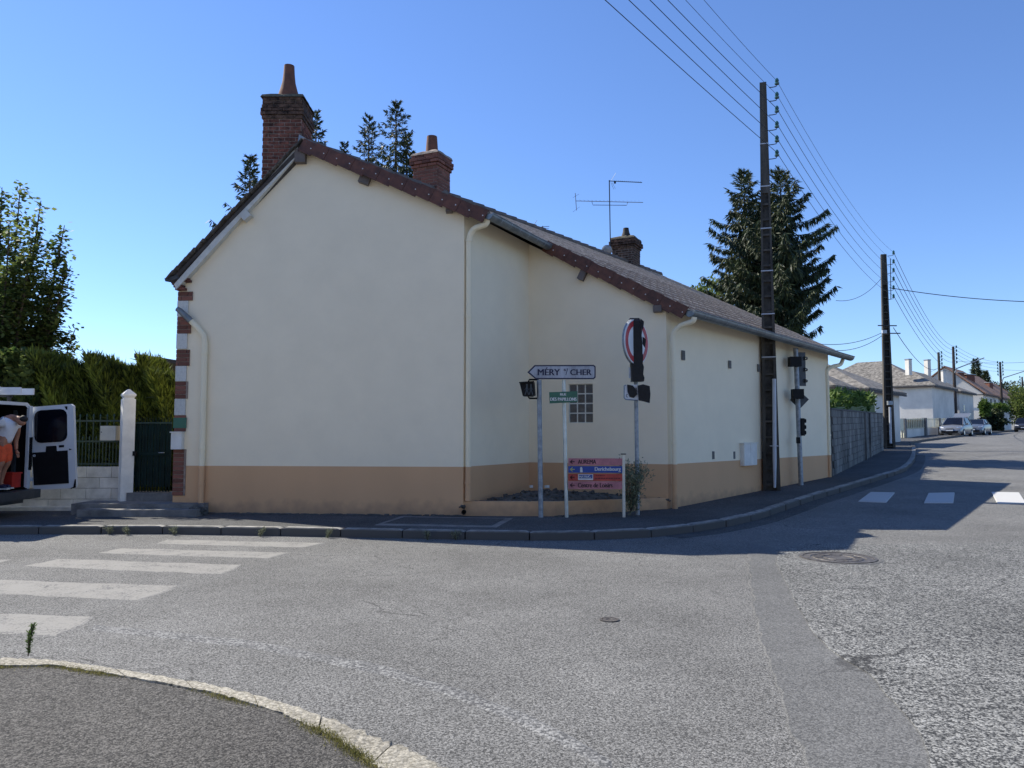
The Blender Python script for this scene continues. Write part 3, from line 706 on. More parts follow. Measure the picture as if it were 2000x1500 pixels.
# left slope: flat tiles seen edge-on above a pale verge band
tl_me = unit_mesh('verge_tile', M['tile_l'], .05)
sl = (R0-L0); nL = 30; sl_n = sl.normalized()
for i in range(nL):
    c = L0+sl*((i+.5)/nL)+Vector((0, .10, 0)); c += Vector((-sl_n.z, 0, sl_n.x))*.05
    tt = Matrix.Rotation(-.10, 3, 'Y')
    ux = (tt@sl_n).normalized(); uz = ux.cross(Vector((0, 1, 0)))*-1
    inst('verge_tile', tl_me, roof, frameM(c+Vector((random.uniform(-.01, .01), random.uniform(-.015, .015), 0)), ux, Vector((0, 1, 0)), ux.cross(Vector((0, 1, 0))), (sl.length/nL*1.7, .34, .022)))
obj('verge_board', MB().prism([L0+Vector((.06, 0, -.10)), L0+Vector((.10, 0, -.20)), R0+Vector((-.05, .03, -.17)), R0+Vector((-.12, .03, -.06))], (0, .14, 0)), M['stone'], roof)
obj('eave_board', MB().prism([L0+Vector((-.12, -.02, .01)), L0+Vector((.12, -.02, .08)), L0+Vector((.12, -.02, .0)), L0+Vector((-.10, -.02, -.05))], (1.2, 1.56, 0)), M['darkgrey'], roof)
# beam ends under the verges
def beam(px, py, w, h, Y, rz=0, tilt=0, mt='brown', name='beam_end'):
    c = P(px, py, Y); obj(name, MB().box(c+Vector((0, .06, 0)), (w, .24, h), rz, ry=tilt), M[mt], house)
beam(587, 305, .20, .26, 14.42); beam(713, 350, .20, .19, 14.33, tilt=radians(21)); beam(877, 408, .12, .12, 14.12)
beam(480, 421, .17, .15, 14.5, tilt=radians(-40), mt='stone', name='bracket')
beam(1139, 537, .13, .22, 15.95, radians(-18), radians(26)); beam(1286, 603, .17, .13, 15.35, radians(-18))
# gutters
def gutter(a, b, r, name='gutter', joints=8, over=.0):
    mb = MB(); t = (b-a).normalized(); n = 9; s = Vector((t.x, t.y, 0)).normalized(); nn = Vector((s.y, -s.x, 0))
    a = a-t*.02; vs = []
    for p in (a, b+t*over):
        for j in range(n):
            an = pi+pi*j/(n-1); vs.append(p+nn*(cos(an)*r)+UP*(sin(an)*r))
        for j in range(n-1, -1, -1):
            an = pi+pi*j/(n-1); vs.append(p+nn*(cos(an)*(r-.006))+UP*(sin(an)*(r-.006)))
    m = 2*n; mb.add(vs, [(j, (j+1) % m, m+(j+1) % m, m+j) for j in range(m)]+[tuple(range(m-1, -1, -1)), tuple(range(m, 2*m))])
    mb.add([vs[j] for j in range(n)], [tuple(range(n))]); mb.add([vs[m+j] for j in range(n)], [tuple(range(n))])
    mb.tube([a+nn*r, b+nn*r], .012, 6)
    g = obj(name, mb, M['zinc'], house)
    L = (b-a).length
    for k in range(1, joints):
        c = a+t*L*k/joints; vs = []
        for p in (c-t*.012, c+t*.012):
            for j in range(n):
                an = pi+pi*j/(n-1); vs.append(p+nn*(cos(an)*(r+.006))+UP*(sin(an)*(r+.006)))
        obj('joint', MB().add(vs, [(j, j+1, n+j+1, n+j) for j in range(n-1)]), M['galv'], g)
    return g
gutter(M0+Vector((.03, -.02, -.02)), M1+Vector((.05, .0, -.06)), .10, joints=7)
gutter(E0+Vector((.05, -.03, -.02)), E1+Vector((.07, -.05, -.02)), .12, joints=20)
# soffit under B and D eaves
def pipe(pts, r, clips=()):
    g = obj('downpipe', MB().tube(pts, r, 12), M['pipe'], house, smooth=True)
    for z in clips:
        p = pts[-1]; q = [a for a in pts if abs(a[0]-p[0]) < .2]
        x = p[0]; y = p[1]
        obj('clip', MB().lathe((x, y, z), [(r+.012, -.018), (r+.012, .018), (r, .018)], 12, cap=False), M['pipe'], g)
    return g
def curve(pts, n=6):      # catmull-rom
    pts = [Vector(p) for p in pts]; q = [pts[0]]+pts+[pts[-1]]; out = []
    for i in range(1, len(q)-2):
        for k in range(n):
            t = k/n; a, b, c, d = q[i-1], q[i], q[i+1], q[i+2]
            out.append(.5*((2*b)+(c-a)*t+(2*a-5*b+4*c-d)*t*t+(3*b-a-3*c+d)*t*t*t))
    out.append(pts[-1]); return out
y1 = AL.lerp(AR, .08).y-.07
x1 = P(397, 800, y1).x
pipe([P(368, 622, y1-.02), P(388, 642, y1), Vector((x1-.03, y1, P(397, 655, y1).z)), Vector((x1, y1, P(397, 668, y1).z)), Vector((x1, y1, P(397, 800, y1).z)), Vector((x1, y1, .25))], .055, (P(0, 690, y1).z, P(0, 780, y1).z, P(0, 876, y1).z, P(0, 946, y1).z))
obj('downpipe', MB().tube([P(346, 603, y1-.05), P(352, 607, y1-.05), P(373, 627, y1-.02)], [.05, .055, .062], 10), M['zinc'], house)
yb = 14.3
def vpipe(px, Y, ztop, zbot, head, clips, dX=0):
    x = (px-1000)/1500*Y
    h = [Vector(p) for p in head]
    pts = curve(h+[Vector((x, Y, ztop)), Vector((x, Y, ztop-.35))], 5)
    pts = pts+[Vector((x, Y, zbot))]
    pipe(pts, .055, clips)
vpipe(915, 14.22, P(0, 470, 14.2).z, .4, [P(952, 428, 14.05), P(948, 438, 14.08), P(925, 448, 14.16)], (P(0, 470, 14.2).z, P(0, 618, 14.2).z, P(0, 943, 14.2).z))
vpipe(1316, 15.38, P(0, 655, 15.3).z, .12, [P(1356, 619, 15.12), P(1352, 628, 15.15), P(1328, 637, 15.3)], (P(0, 740, 15.3).z, P(0, 866, 15.3).z, P(0, 947, 15.3).z))
vpipe(1617, 22.15, P(0, 724, 22.1).z, .38, [P(1646, 702, 22.5), P(1641, 712, 22.45), P(1626, 716, 22.25)], (P(0, 780, 22.1).z, P(0, 850, 22.1).z))
# ---- bricks: unit
bk = unit_mesh('brick', M['brick'], .04); bkd = unit_mesh('brick', M['brick_d'], .06); bkb = unit_mesh('brick', M['brick_b'], .06)
dA = (AR-AL).normalized(); nA = Vector((dA.y, -dA.x, 0))
def quoin(py0, py1, xr, kind):
    Y = AL.y; z1 = P(345, py0, Y).z; z0 = P(345, py1, Y).z; Wd = (xr-345)/1500*Y
    nc = max(1, round((z1-z0)/.082)); hc = (z1-z0)/nc
    if kind == 'stone':
        c = AL+dA*(Wd/2)+nA*.004; c.z = (z0+z1)/2
        inst('quoin_stone', unit_mesh('quoin_stone', M['stone'], .02), house, frameM(c, dA, -nA, UP, (Wd, .05, z1-z0-.004)))
        return
    m = AL+dA*(Wd/2); m.z = (z0+z1)/2
    q = obj('brick_quoin', MB().box(m+nA*.002, (Wd-.01, .03, z1-z0-.006), atan2(dA.y, dA.x)), M['mortar'], house)
    for k in range(nc):
        lens = [.22, Wd-.22] if k % 2 else [Wd-.22, .22]
        if Wd < .25: lens = [Wd]
        x = 0
        for l in lens:
            if l < .04: continue
            c = AL+dA*(x+l/2)+nA*.012; c.z = z0+hc*(k+.5); x += l
            inst('brick', bk, q, frameM(c, dA, -nA, UP, (l-.012, .04, hc-.013)))
for a_ in [(570,588,376,'b'),(588,619,367,'stone'),(619,652,374,'b'),(652,682,367,'stone'),(683,715,373,'b'),(715,745,367,'stone'),(745,779,371,'b'),(779,811,367,'stone'),(811,843,369,'b'),(877,968,371,'b')]:
    quoin(*a_)
c = AL+dA*.12+nA*.03; c.z = P(345, 826, AL.y).z
obj('plaque', MB().box(c, (.26, .012, .20), atan2(dA.y, dA.x)), M['signgreen'], house)
c = AL+dA*.10+nA*.05; c.z = P(345, 861, AL.y).z
mbx = obj('meter_box', MB().box(c, (.21, .12, .32), atan2(dA.y, dA.x)), M['white'], house)
obj('lid', MB().box(c+UP*.165+nA*.01, (.24, .15, .02), atan2(dA.y, dA.x)), M['white'], mbx)
for k in range(5):      # corbelled bricks under the left eave
    z = P(345, 566-k*5.2, AL.y).z; ln = .16+.06*k
    for j in range(max(1, round(ln/.2))):
        c = AL+dA*(-.035*k-.02+j*.2+.1)+nA*.05; c.z = z
        inst('brick', bkd, house, frameM(c, dA, -nA, UP, (.19, .12, .048)))
# wall fittings on D
dD = (DF-DC).normalized(); nD = Vector((dD.y, -dD.x, 0)); aD = atan2(dD.y, dD.x)
def onD(px):
    k = (px-1000)/1500; t = (k*DC.y-DC.x)/((DF.x-DC.x)-k*(DF.y-DC.y)); return DC.lerp(DF, t)
for px, py, w, h in [(1334, 694, .12, .20), (1425, 712, .11, .18), (1481, 719, .11, .18), (1392, 889, .11, .17), (1433, 889, .10, .17), (1489, 889, .10, .17)]:
    p = onD(px); c = P(px, py, p.y)+nD*.008
    v = obj('vent', MB().box(c, (w, .02, h), aD), M['concrete'], house)
    mb = MB()
    for k in range(5): mb.box(c+UP*(h*(k-2)/5.5)+nD*.012, (w*.8, .012, .008), aD)
    obj('slat', mb, M['mortar_d'], v)
p = onD(1457); c = P(1457, 887, p.y)+nD*.05
ub = obj('meter_cabinet', MB().box(c, (.70, .12, .52), aD), M['white'], house)
for s in (-1, 1): obj('door', MB().box(c+dD*(.174*s)+nD*.064, (.33, .012, .48), aD), M['white'], ub)
obj('lid', MB().box(c+UP*.26+nD*.01, (.76, .15, .02), aD), M['white'], ub)
# ---- chimneys (bricks on the two faces towards the street, plus joined bricks behind)
def chimney(c, wx, wy, z0, z1, rz, bme, label=None, ncap=5, cor=.045, pot=None, cap='moss', potm='pot', taper=0):
    ch = obj('chimney', MB().box((c.x, c.y, (z0+z1)/2), (wx-.008, wy-.008, z1-z0-.01), rz), M['mortar'], house)
    if label: ch['label'] = label
    ux = Vector((cos(rz), sin(rz), 0)); uy = Vector((-sin(rz), cos(rz), 0)); hb = .076
    n = int((z1-z0)/hb); rest = MB(); r = random.Random(2)
    for k in range(n):
        z = z0+hb*(k+.5); top = k-(n-ncap)
        ex = cor*(1 if top in (0, 3) else 2 if top in (1, 2) else 0.6) if top >= 0 else 0
        for (d, nn, W, Dp) in ((ux, -uy, wx, wy), (uy, ux, wy, wx), (-ux, uy, wx, wy), (-uy, -ux, wy, wx)):
            Wt = W+2*ex; x = -Wt/2+(.0 if k % 2 else -.11); face = nn is not None
            while x < Wt/2-.01:
                a_ = max(x, -Wt/2); b_ = min(x+.22, Wt/2); x += .22
                if b_-a_ < .04: continue
                cc = Vector((c.x, c.y, z))+nn*(Dp/2+ex-.05+r.uniform(-.003, .006))+d*((a_+b_)/2)
                Mx = frameM(cc, d, nn, UP, (b_-a_-.012, .11, hb-.013))
                if (nn-(-uy)).length < .1 or (nn-ux).length < .1:
                    inst('brick', bme if top < 0 else (bkb if cap == 'moss' else bme), ch, Mx)
                else:
                    q = [(-.5,-.5),(.5,-.5),(.5,.5),(-.5,.5)]
                    rest.hexa([Mx@Vector((a2, b2, -.5)) for a2, b2 in q], [Mx@Vector((a2, b2, .5)) for a2, b2 in q])
    obj('brick', rest, M['brick_d'], ch, kind='stuff')
    # mortar bedding, uneven
    mb = MB(); vs = []; ns = 24
    for ring, (rad, zz) in enumerate(((1.0, 0), (.94, .05), (.55, .11), (.001, .12))):
        for j in range(ns):
            an = 2*pi*j/ns; q = max(abs(cos(an)), abs(sin(an)))
            e = rad*(.5/q)
            p = Vector((c.x, c.y, z0+n*hb+zz*r.uniform(.75, 1.2) if ring else z0+n*hb-.01))+ux*(cos(an)*e*(wx+.10))+uy*(sin(an)*e*(wy+.10)); vs.append(p)
    mb.add(vs, [(i*ns+j, i*ns+(j+1) % ns, (i+1)*ns+(j+1) % ns, (i+1)*ns+j) for i in range(3) for j in range(ns)])
    obj('mortar_cap', mb, M['moss'] if cap == 'moss' else M['mortar'], ch)
    prof = pot; zt_ = z0+n*hb+.06
    obj('chimney_pot', MB().lathe((c.x, c.y, zt_), prof, 20, cap=False), M[potm], ch, smooth=True)
    return ch
c1 = P(548, 240, 15.35); c1.y = 15.45; c1.x = -4.63
chimney(Vector((c1.x+.00, 15.5, 0)), .78, .80, 5.3, P(545, 188, 15.1).z, 0, bkd, 'tall weathered brick chimney at the gable end with a bottle-shaped pot', 6, .019,
        [(.235, -.02), (.225, .10), (.18, .25), (.135, .42), (.115, .60), (.105, .78), (.09, .78), (.09, 0)])
tR = dR.normalized(); angR = atan2(tR.y, tR.x)
angC = radians(62)-pi/2
p2 = XY(846, 17.55)
chimney(p2+Vector((-.07, 0, 0)), .64, .60, 6.75, P(838, 303, 17.4).z, radians(-25), bk, 'short red brick chimney with a plain clay pot', 4, .03,
        [(.16, -.02), (.15, .06), (.12, .46), (.10, .46), (.10, 0)], cap='m')
p3 = XY(1226, 24.9)
chimney(p3, .72, .72, 6.6, P(1226, 466, 24.8).z, radians(-27), bkb, 'blackened brick chimney with a dark flared pot', 4, .04,
        [(.18, -.02), (.16, .08), (.11, .22), (.09, .36), (.07, .36), (.07, 0)], potm='pot_d')
obj('flashing', MB().prism([P(584, 262, 14.98), P(612, 279, 15.0), P(612, 286, 15.0), P(580, 318, 14.98), P(576, 312, 14.98)], (0, .05, 0)), M['galv'], roof)

# ---- planter in the recess
pl = thing('planter', (AR.x, AR.y, .13), 'low brown rendered planter with dry soil in the recess of the corner house', 'planter')
n1 = Vector((0, -1, 0)); PW = .14; ZP = .385
path = [AR+Vector((-.005, .04, 0)), PL1, DC+Vector((-.02, -.03, 0))]
inn = [p+Vector((.02, PW+.0, 0)) for p in path]
mb = MB()
for i in range(2):
    mb.hexa([wz(path[i], -.1), wz(path[i+1], -.1), wz(inn[i+1], -.1), wz(inn[i], -.1)], [wz(path[i], ZP), wz(path[i+1], ZP-.03*i), wz(inn[i+1], ZP-.03*i), wz(inn[i], ZP)])
obj('planter_wall', mb, M['render'], pl)
mb = MB(); nx, ny = 40, 22; vs = []
f_ = [AR+Vector((0, .15, 0)), PL1+Vector((0, .12, 0)), DC+Vector((0, .1, 0))]
for i in range(nx+1):
    u = i/nx; a = (f_[0].lerp(f_[1], u*2.2) if u < 1/2.2 else f_[1].lerp(f_[2], (u-1/2.2)/(1-1/2.2)))
    b = AR.lerp(BI, min(1, u*2.2)) if u < 1/2.2 else BI.lerp(DC, (u-1/2.2)/(1-1/2.2))
    for j in range(ny+1):
        v = j/ny; p = a.lerp(b, v)
        h = .30+.20*sin(pi*min(1, max(0, u*1.05)))**1.2*sin(pi*min(1, .12+v*.88))+rng.normal(0, .014)
        vs.append((p.x, p.y, h))
m = ny+1
mb.add(vs, [(i*m+j, (i+1)*m+j, (i+1)*m+j+1, i*m+j+1) for i in range(nx) for j in range(ny)])
obj('soil', mb, M['soil'], pl)
mb = MB(); r = random.Random(5)
for k in range(260):
    v = vs[r.randrange(len(vs))]; s = r.uniform(.02, .06)
    mb.box((v[0]+r.uniform(-.05, .05), v[1]+r.uniform(-.05, .05), v[2]+s*.2), (s*1.5, s, s*.7), r.uniform(0, 6), rx=r.uniform(-.5, .5), ry=r.uniform(-.5, .5))
obj('rubble', mb, M['soil'], pl, kind='stuff')
mb = MB()
for px in (1037, 1066, 1069):
    q = XY(px, 15.7); mb.box((q.x, q.y, .56), (.06, .05, .05), .4)
obj('white_stone', mb, M['white'], pl, kind='stuff')
c = P(906, 1000, 14.1)
dp = thing('drain_outlet', c, 'black drain outlet poking from the foot of the cream gable wall', 'drain')
obj('pipe', MB().lathe(c+Vector((0, .06, 0)), [(.042, 0), (.042, .12), (.034, .12), (.034, .02), (.001, .02)], 14, axis=Vector((0, -1, 0))), M['black'], dp)
# access cover framed in concrete on the pavement
co = [G(733, 1025, .128), G(785, 1007.5, .128), G(1000, 1012, .128), G(968, 1029, .128)]
ci = [G(750, 1022, .13), G(790, 1010, .13), G(985, 1013, .13), G(960, 1026, .13)]
cv = thing('access_cover', co[0], 'long rectangular access cover with pale concrete border in the pavement', 'access cover')
obj('border', fill_poly(co, .127, 2, .01), M['concrete'], cv)
obj('cover', fill_poly(ci, .131, 2, .003), M['pave'], cv)
# steps and rubble at the gate side of the gable
st = thing('concrete_steps', G(250, 995, .13), 'low grey concrete steps in front of the dark green gate', 'steps')
def blk(px0, px1, yt, yb, Ya, Yb, mt='concrete', name='step', par=None, zlow=None):
    a = P(px0, yt, Ya); b = P(px1, yt, Ya)
    z = a.z; zb_ = P(px0, yb, Ya).z if zlow is None else zlow
    return obj(name, MB().hexa([(a.x, Ya, zb_), (b.x, Ya, zb_), (b.x, Yb, zb_), (a.x, Yb, zb_)], [(a.x, Ya, z), (b.x, Ya, z), (b.x, Yb, z), (a.x, Yb, z)]), M[mt], par)
blk(247, 352, 962.5, 0, 15.0, 15.5, par=st, zlow=.1); blk(139, 398, 984, 0, 14.45, 15.2, par=st, zlow=.05); blk(150, 384, 996, 0, 14.1, 14.5, par=st, zlow=.05)
mb = MB(); r = random.Random(11)
for k in range(60):
    q = P(r.uniform(376, 400), r.uniform(988, 1000), 14.4); s = r.uniform(.04, .10)
    mb.box((q.x, q.y+r.uniform(-.15, .1), .14+r.uniform(0, .12)), (s, s*.8, s*.6), r.uniform(0, 6), rx=r.uniform(-.6, .6))
rb = obj('rubble_heap', mb, M['mortar_d'], None); rb['label'] = 'small dark rubble heap under the downpipe beside the steps'; rb['category'] = 'rubble'
mb = MB(); r = random.Random(12)
for k in range(260):      # broken dark edge of tar along the wall foot
    t = r.uniform(.06, 1.0); q = AL.lerp(AR, t)+nA*r.uniform(.01, .07); s = r.uniform(.015, .05)
    mb.box((q.x, q.y, .128), (s*1.8, s, s*.7), r.uniform(-.5, .5), rx=r.uniform(-.4, .4))
for k in range(160):
    q = PL1.lerp(DC, r.random())+Vector((.0, -.06+r.uniform(-.05, .03), 0)); s = r.uniform(.015, .045)
    mb.box((q.x, q.y, .13), (s*1.8, s, s*.6), r.uniform(-.5, .5))
tb_ = obj('wall_foot_debris', mb, M['mortar_d'], None); tb_['kind'] = 'stuff'; tb_['label'] = 'crumbled dark tar and grit along the foot of the wall'; tb_['category'] = 'debris'

# ================================================================ LEFT: fence, gate, pillar, letterbox
FY = 15.35
fw = thing('fence_wall', XY(180, FY), 'low wall of white painted blocks left of the gate', 'wall')
xl = -13.0; xr = P(236, 940, FY).x; zt_ = P(180, 911.5, FY).z; hc = .213
obj('core', MB().box(((xl+xr)/2, FY+.10, (zt_-.02)/2), (xr-xl, .14, zt_-.02)), M['mortar'], fw)
wb_me = unit_mesh('block', M['wblock'], .015)
for k in range(4):
    z = zt_-hc*(k+.5); x = xr-(.25 if k % 2 else .42)*.5*0; x = xr
    first = .42 if k % 2 else .18
    while x > xl:
        l = first if x == xr else .5; x -= l
        inst('block', wb_me, fw, frameM(Vector((x+l/2, FY+.08+random.uniform(-.003, .003), z)), Vector((1, 0, 0)), Vector((0, 1, 0)), UP, (l-.008, .19, hc-.008)))
obj('footing', MB().box(((xl+xr)/2, FY+.0, .12), (xr-xl, .35, .14)), M['wblock'], fw)
fn = thing('railing', XY(190, FY+.08), 'dark green spiked metal railing on the white block wall', 'railing')
y = FY+.08; zr = [P(190, q, y).z for q in (822, 862, 906)]
for z in zr: obj('rail', MB().box(((xl+xr)/2, y, z), (xr-xl, .03, .035)), M['green'], fn)
zs_ = P(190, 813, y).z; zs2 = P(190, 856, y).z
bar = MB().box((0, 0, 0), (.022, .022, 1)).v and None
def picket(h):
    mb = MB().box((0, 0, h/2), (.02, .02, h)); mb.add([(-.018, -.018, h), (.018, -.018, h), (.018, .018, h), (-.018, .018, h), (0, 0, h+.06)], [(0, 1, 4), (1, 2, 4), (2, 3, 4), (3, 0, 4), (3, 2, 1, 0)])
    me = bpy.data.meshes.new('picket'); me.from_pydata(mb.v, [], mb.f); me.materials.append(M['green']); return me
pk1 = picket(zs_-zt_-.0); pk2 = picket(zs2-zt_)
x = xr-.08; k = 0
while x > xl:
    inst('picket', pk1 if k % 2 == 0 else pk2, fn, TRS(Vector((x, y, zt_)))); x -= .068; k += 1
# pillar
pc = P(247, 900, 15.12); pc.z = 0
pr = thing('gate_pillar', pc, 'square white gate pillar with pyramid cap between railing and gate', 'pillar')
ang = radians(38); zc = P(247, 780, 15.1).z
obj('shaft', MB().box((pc.x, pc.y, zc/2-.02), (.225, .225, zc+.04), ang), M['white'], pr)
def pyr(c, z0, z1, a, b, rz):
    q = [(-1,-1),(1,-1),(1,1),(-1,1)]; R = Matrix.Rotation(rz, 3, 'Z')
    return MB().hexa([Vector((c.x, c.y, z0))+R@Vector((i*a/2, j*a/2, 0)) for i, j in q], [Vector((c.x, c.y, z1))+R@Vector((i*b/2, j*b/2, 0)) for i, j in q])
cap = MB()
for z0, z1, a, b in ((zc, zc+.02, .225, .17), (zc+.02, zc+.07, .17, .235), (zc+.07, zc+.10, .235, .235), (zc+.10, zc+.20, .235, .04)):
    e = pyr(pc, z0, z1, a, b, ang); cap.add(e.v, e.f)
obj('cap', cap, M['white'], pr)
obj('bolt_box', MB().box((pc.x+.17, pc.y-.02, P(0, 886, 15).z), (.07, .05, .09)), M['black'], pr)
# letterbox
c = P(215.5, 846, 15.2)
lb = thing('letterbox', c, 'cream metal letterbox hung on the railing beside the white pillar', 'letterbox')
obj('body', MB().box(c, (.29, .22, .285), radians(4)), M['mail'], lb)
obj('flap', MB().box(c+Vector((-.01, -.115, .08)), (.22, .012, .045), radians(4)), M['mail'], lb)
obj('door', MB().box(c+Vector((-.01, -.114, -.04)), (.24, .008, .17), radians(4)), M['mail'], lb)
obj('lock', MB().lathe(c+Vector((-.11, -.118, .02)), [(.012, 0), (.012, .012), (.001, .012)], 10, axis=Vector((0, -1, 0))), M['darkgrey'], lb)
# gate
GY = 15.2; gx0 = P(259, 880, GY).x; gx1 = P(335, 880, GY).x; gzt = P(0, 824, GY).z; gzb = P(0, 951, GY).z
gt = thing('metal_gate', Vector(((gx0+gx1)/2, GY, .3)), 'narrow dark green gate of upright slats beside the house corner', 'gate')
sw = (gx1-gx0)/13; sm = unit_mesh('slat', M['gate'], .06)
for k in range(13):
    inst('slat', sm, gt, frameM(Vector((gx0+sw*(k+.5), GY+(.006 if k % 2 else 0), (gzt+gzb)/2)), Vector((1, 0, 0)), Vector((0, 1, 0)), UP, (sw-.008, .02, gzt-gzb)))
    obj('spike', MB().tube([(gx0+sw*(k+.5), GY, gzt), (gx0+sw*(k+.5), GY, gzt+.06), (gx0+sw*(k+.5), GY, gzt+.10)], [.008, .008, .001], 5), M['gate'], gt)
    if k % 1 == 0: obj('bar', MB().box((gx0+sw*(k+.5), GY, gzb-.05), (.016, .016, .12)), M['gate'], gt)
obj('rail', MB().box(((gx0+gx1)/2, GY-.02, gzt-.02), (gx1-gx0, .03, .03)), M['green'], gt)
obj('rail', MB().box(((gx0+gx1)/2, GY-.02, P(0, 886, GY).z), (gx1-gx0, .02, .07)), M['gate'], gt)
obj('rail', MB().box(((gx0+gx1)/2, GY, gzb-.11), (gx1-gx0, .03, .03)), M['gate'], gt)
obj('handle', MB().tube([(gx1-.12, GY-.04, P(0, 884, GY).z), (gx1-.12, GY-.08, P(0, 884, GY).z), (gx1-.22, GY-.08, P(0, 884, GY).z)], .009, 6), M['galv'], gt)
# back garden ground behind gate
obj('garden', MB().poly([(-30, 15.6, .10), (-6.7, 15.3, .10), (3, 27.5, .12), (3, 60, .12), (-30, 60, .12)]), M['ground'], kind='structure')

# ================================================================ HEDGES AND TREES
def hedge(label, x0, x1, Y0, Y1, topf, mt, n, Ln=(.18, .38), wd=(.03, .06), up=.9, name='hedge', cat='hedge', seed=3, zb=.1, parent=None):
    r = np.random.default_rng(seed)
    root = thing(name, Vector(((x0+x1)/2, (Y0+Y1)/2, zb)), label, cat)
    x = r.uniform(x0, x1, n); s = r.random(n); tp = topf(x)
    yy = np.where(s < .62, Y0+np.abs(r.normal(0, .12, n)), r.uniform(Y0, Y1, n)); z = np.where(s < .62, zb+(tp-zb)*r.random(n)**.8, tp-np.abs(r.normal(0, .12, n)))
    yy += .16*np.sin(x*5.1+z*2)+.10*np.sin(x*11+z*5)
    d = np.stack([r.normal(0, .4, n), -.35+r.normal(0, .35, n), up+r.normal(0, .3, n)], 1)
    D = nrm(d); W = nrm(np.cross(D, nrm(r.normal(0, 1, D.shape))))
    V, Fc = kites(np.stack([x, yy, z], 1), D, W, r.uniform(*Ln, n), r.uniform(*wd, n))
    quads_obj('foliage', V, Fc, mt, root)
    k = 10; mb = MB()
    for i in range(k):
        a = x0+(x1-x0)*i/k; b = x0+(x1-x0)*(i+1)/k; t = float(min(topf(np.array([a]))[0], topf(np.array([b]))[0]))-.30
        mb.box(((a+b)/2, (Y0+Y1)/2+.12, (zb+t)/2), (b-a+.01, (Y1-Y0)-.25, t-zb))
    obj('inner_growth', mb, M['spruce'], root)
    return root
hx0 = P(85, 700, 17.0).x; hx1 = -6.15
def htop(x): # top of the hedge
    px = 1000+1500*x/16.7
    y = np.interp(px, [60, 120, 160, 200, 240, 290, 345, 400], [650, 676, 684, 672, 674, 692, 700, 705]); 
    return 1.08+(848-y)/1500*16.7+.12*np.sin(x*5.3)+.10*np.sin(x*13)+.06*np.sin(x*31)+.12*np.maximum(0, np.sin(x*7.7+1))**8
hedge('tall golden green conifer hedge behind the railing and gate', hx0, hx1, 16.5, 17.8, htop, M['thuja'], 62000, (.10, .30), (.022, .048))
hedge('dark shaded shrubbery behind the van', -14.5, hx0+.3, 16.2, 17.6, lambda x: 3.0+.25*np.sin(x*4)-.25*(x+10), M['maple'], 12000, (.10, .2), (.08, .15), .2, 'shrubbery', 'shrub', 5)
# deciduous tree: many upright shoots
def shoots_tree():
    r = np.random.default_rng(21); base = XY(-20, 18.0); base.z = .1
    root = thing('deciduous_tree', base, 'leafy deciduous tree with upright shoots behind the white van', 'tree')
    tips = [(4,366),(40,360),(80,392),(126,440),(132,518),(148,640),(118,590),(20,430),(62,470),(95,500),(-30,360),(-80,400),(-140,430),(-10,480),(105,660),(50,560),(80,620),(10,600),(30,520),(120,700),(-190,470),(-60,520),(-120,560),(95,560),(60,660),(20,700),(60,725),(100,735),(-20,640),(35,660),(80,690),(-60,680),(10,760),(115,770),(45,790)]
    tr = MB(); Ps = []; Ds = []; Ls = []
    tr.tube([base, base+Vector((.05, 0, 1.2)), base+Vector((.1, 0, 2.2))], [.16, .13, .10], 8)
    for k, (px, py) in enumerate(tips):
        Y = 18+r.uniform(-1.0, 1.0); tip = P(px, py, Y); s = base+Vector((r.uniform(-.1, .1), r.uniform(-.1, .1), r.uniform(.6, 2.0)))
        mid = s.lerp(tip, .5); mid.z -= .15; mid.x = s.x+(tip.x-s.x)*.68; mid.y = s.y+(Y-s.y)*.7
        pts = curve([s, mid, tip], 8); tr.tube(pts, [.045*(1-i/len(pts))+.006 for i in range(len(pts))], 5, cap=False)
        arr = np.array([tuple(p) for p in pts]); L = (tip-s).length
        # side twigs
        for q in range(int(L*19)):
            t = r.uniform(.12, .98)*r.uniform(.75, 1); o = np.array([np.interp(t, np.linspace(0, 1, len(arr)), arr[:, j]) for j in range(3)])
            an = r.uniform(0, 2*pi); l2 = r.uniform(.22, .95)*(1.15-t); d = np.array([cos(an), sin(an), r.uniform(.3, 1.0)]); d /= np.linalg.norm(d)
            e = o+d*l2; tr.tube([tuple(o), tuple(e)], [.008, .003], 3, cap=False)
            m = int(8+l2*32); tt = r.uniform(.1, 1.05, m)[:, None]; Ps.append(o+(e-o)*tt+r.normal(0, .09, (m, 3)))
            Ds.append(np.stack([r.normal(0, 1, m), r.normal(0, 1, m), r.normal(-.15, .35, m)], 1)); Ls.append(r.uniform(.08, .15, m))
        m = 70; t = r.uniform(.62, 1.02, m); Ps.append(np.stack([np.interp(t, np.linspace(0, 1, len(arr)), arr[:, j]) for j in range(3)], 1)+r.normal(0, .085, (m, 3)))
        Ds.append(np.stack([r.normal(0, 1, m), r.normal(0, 1, m), r.normal(0, .35, m)], 1)); Ls.append(r.uniform(.08, .15, m))
    P0 = np.concatenate(Ps); D = nrm(np.concatenate(Ds)); L = np.concatenate(Ls); W = nrm(np.cross(D, nrm(np.stack([rng.normal(0, .5, len(D)), rng.normal(0, .5, len(D)), np.ones(len(D))], 1))))
    V, Fc = kites(P0, D, W, L, L*.75); quads_obj('crown', V, Fc, M['maple'], root); obj('trunk', tr, M['bark'], root)
shoots_tree()
GB = 'spruces behind the corner house'
spruce(*XY(1534, 31).xy, .5, P(0, 335, 31).z-.5, 6.0, 'large dark spruce behind the roof, right of the first concrete pole', GB, seed=2, dens=2.3, twig=.44, skirt=1.2, zmin=3.6, Lmax=2.35, low=3.0)
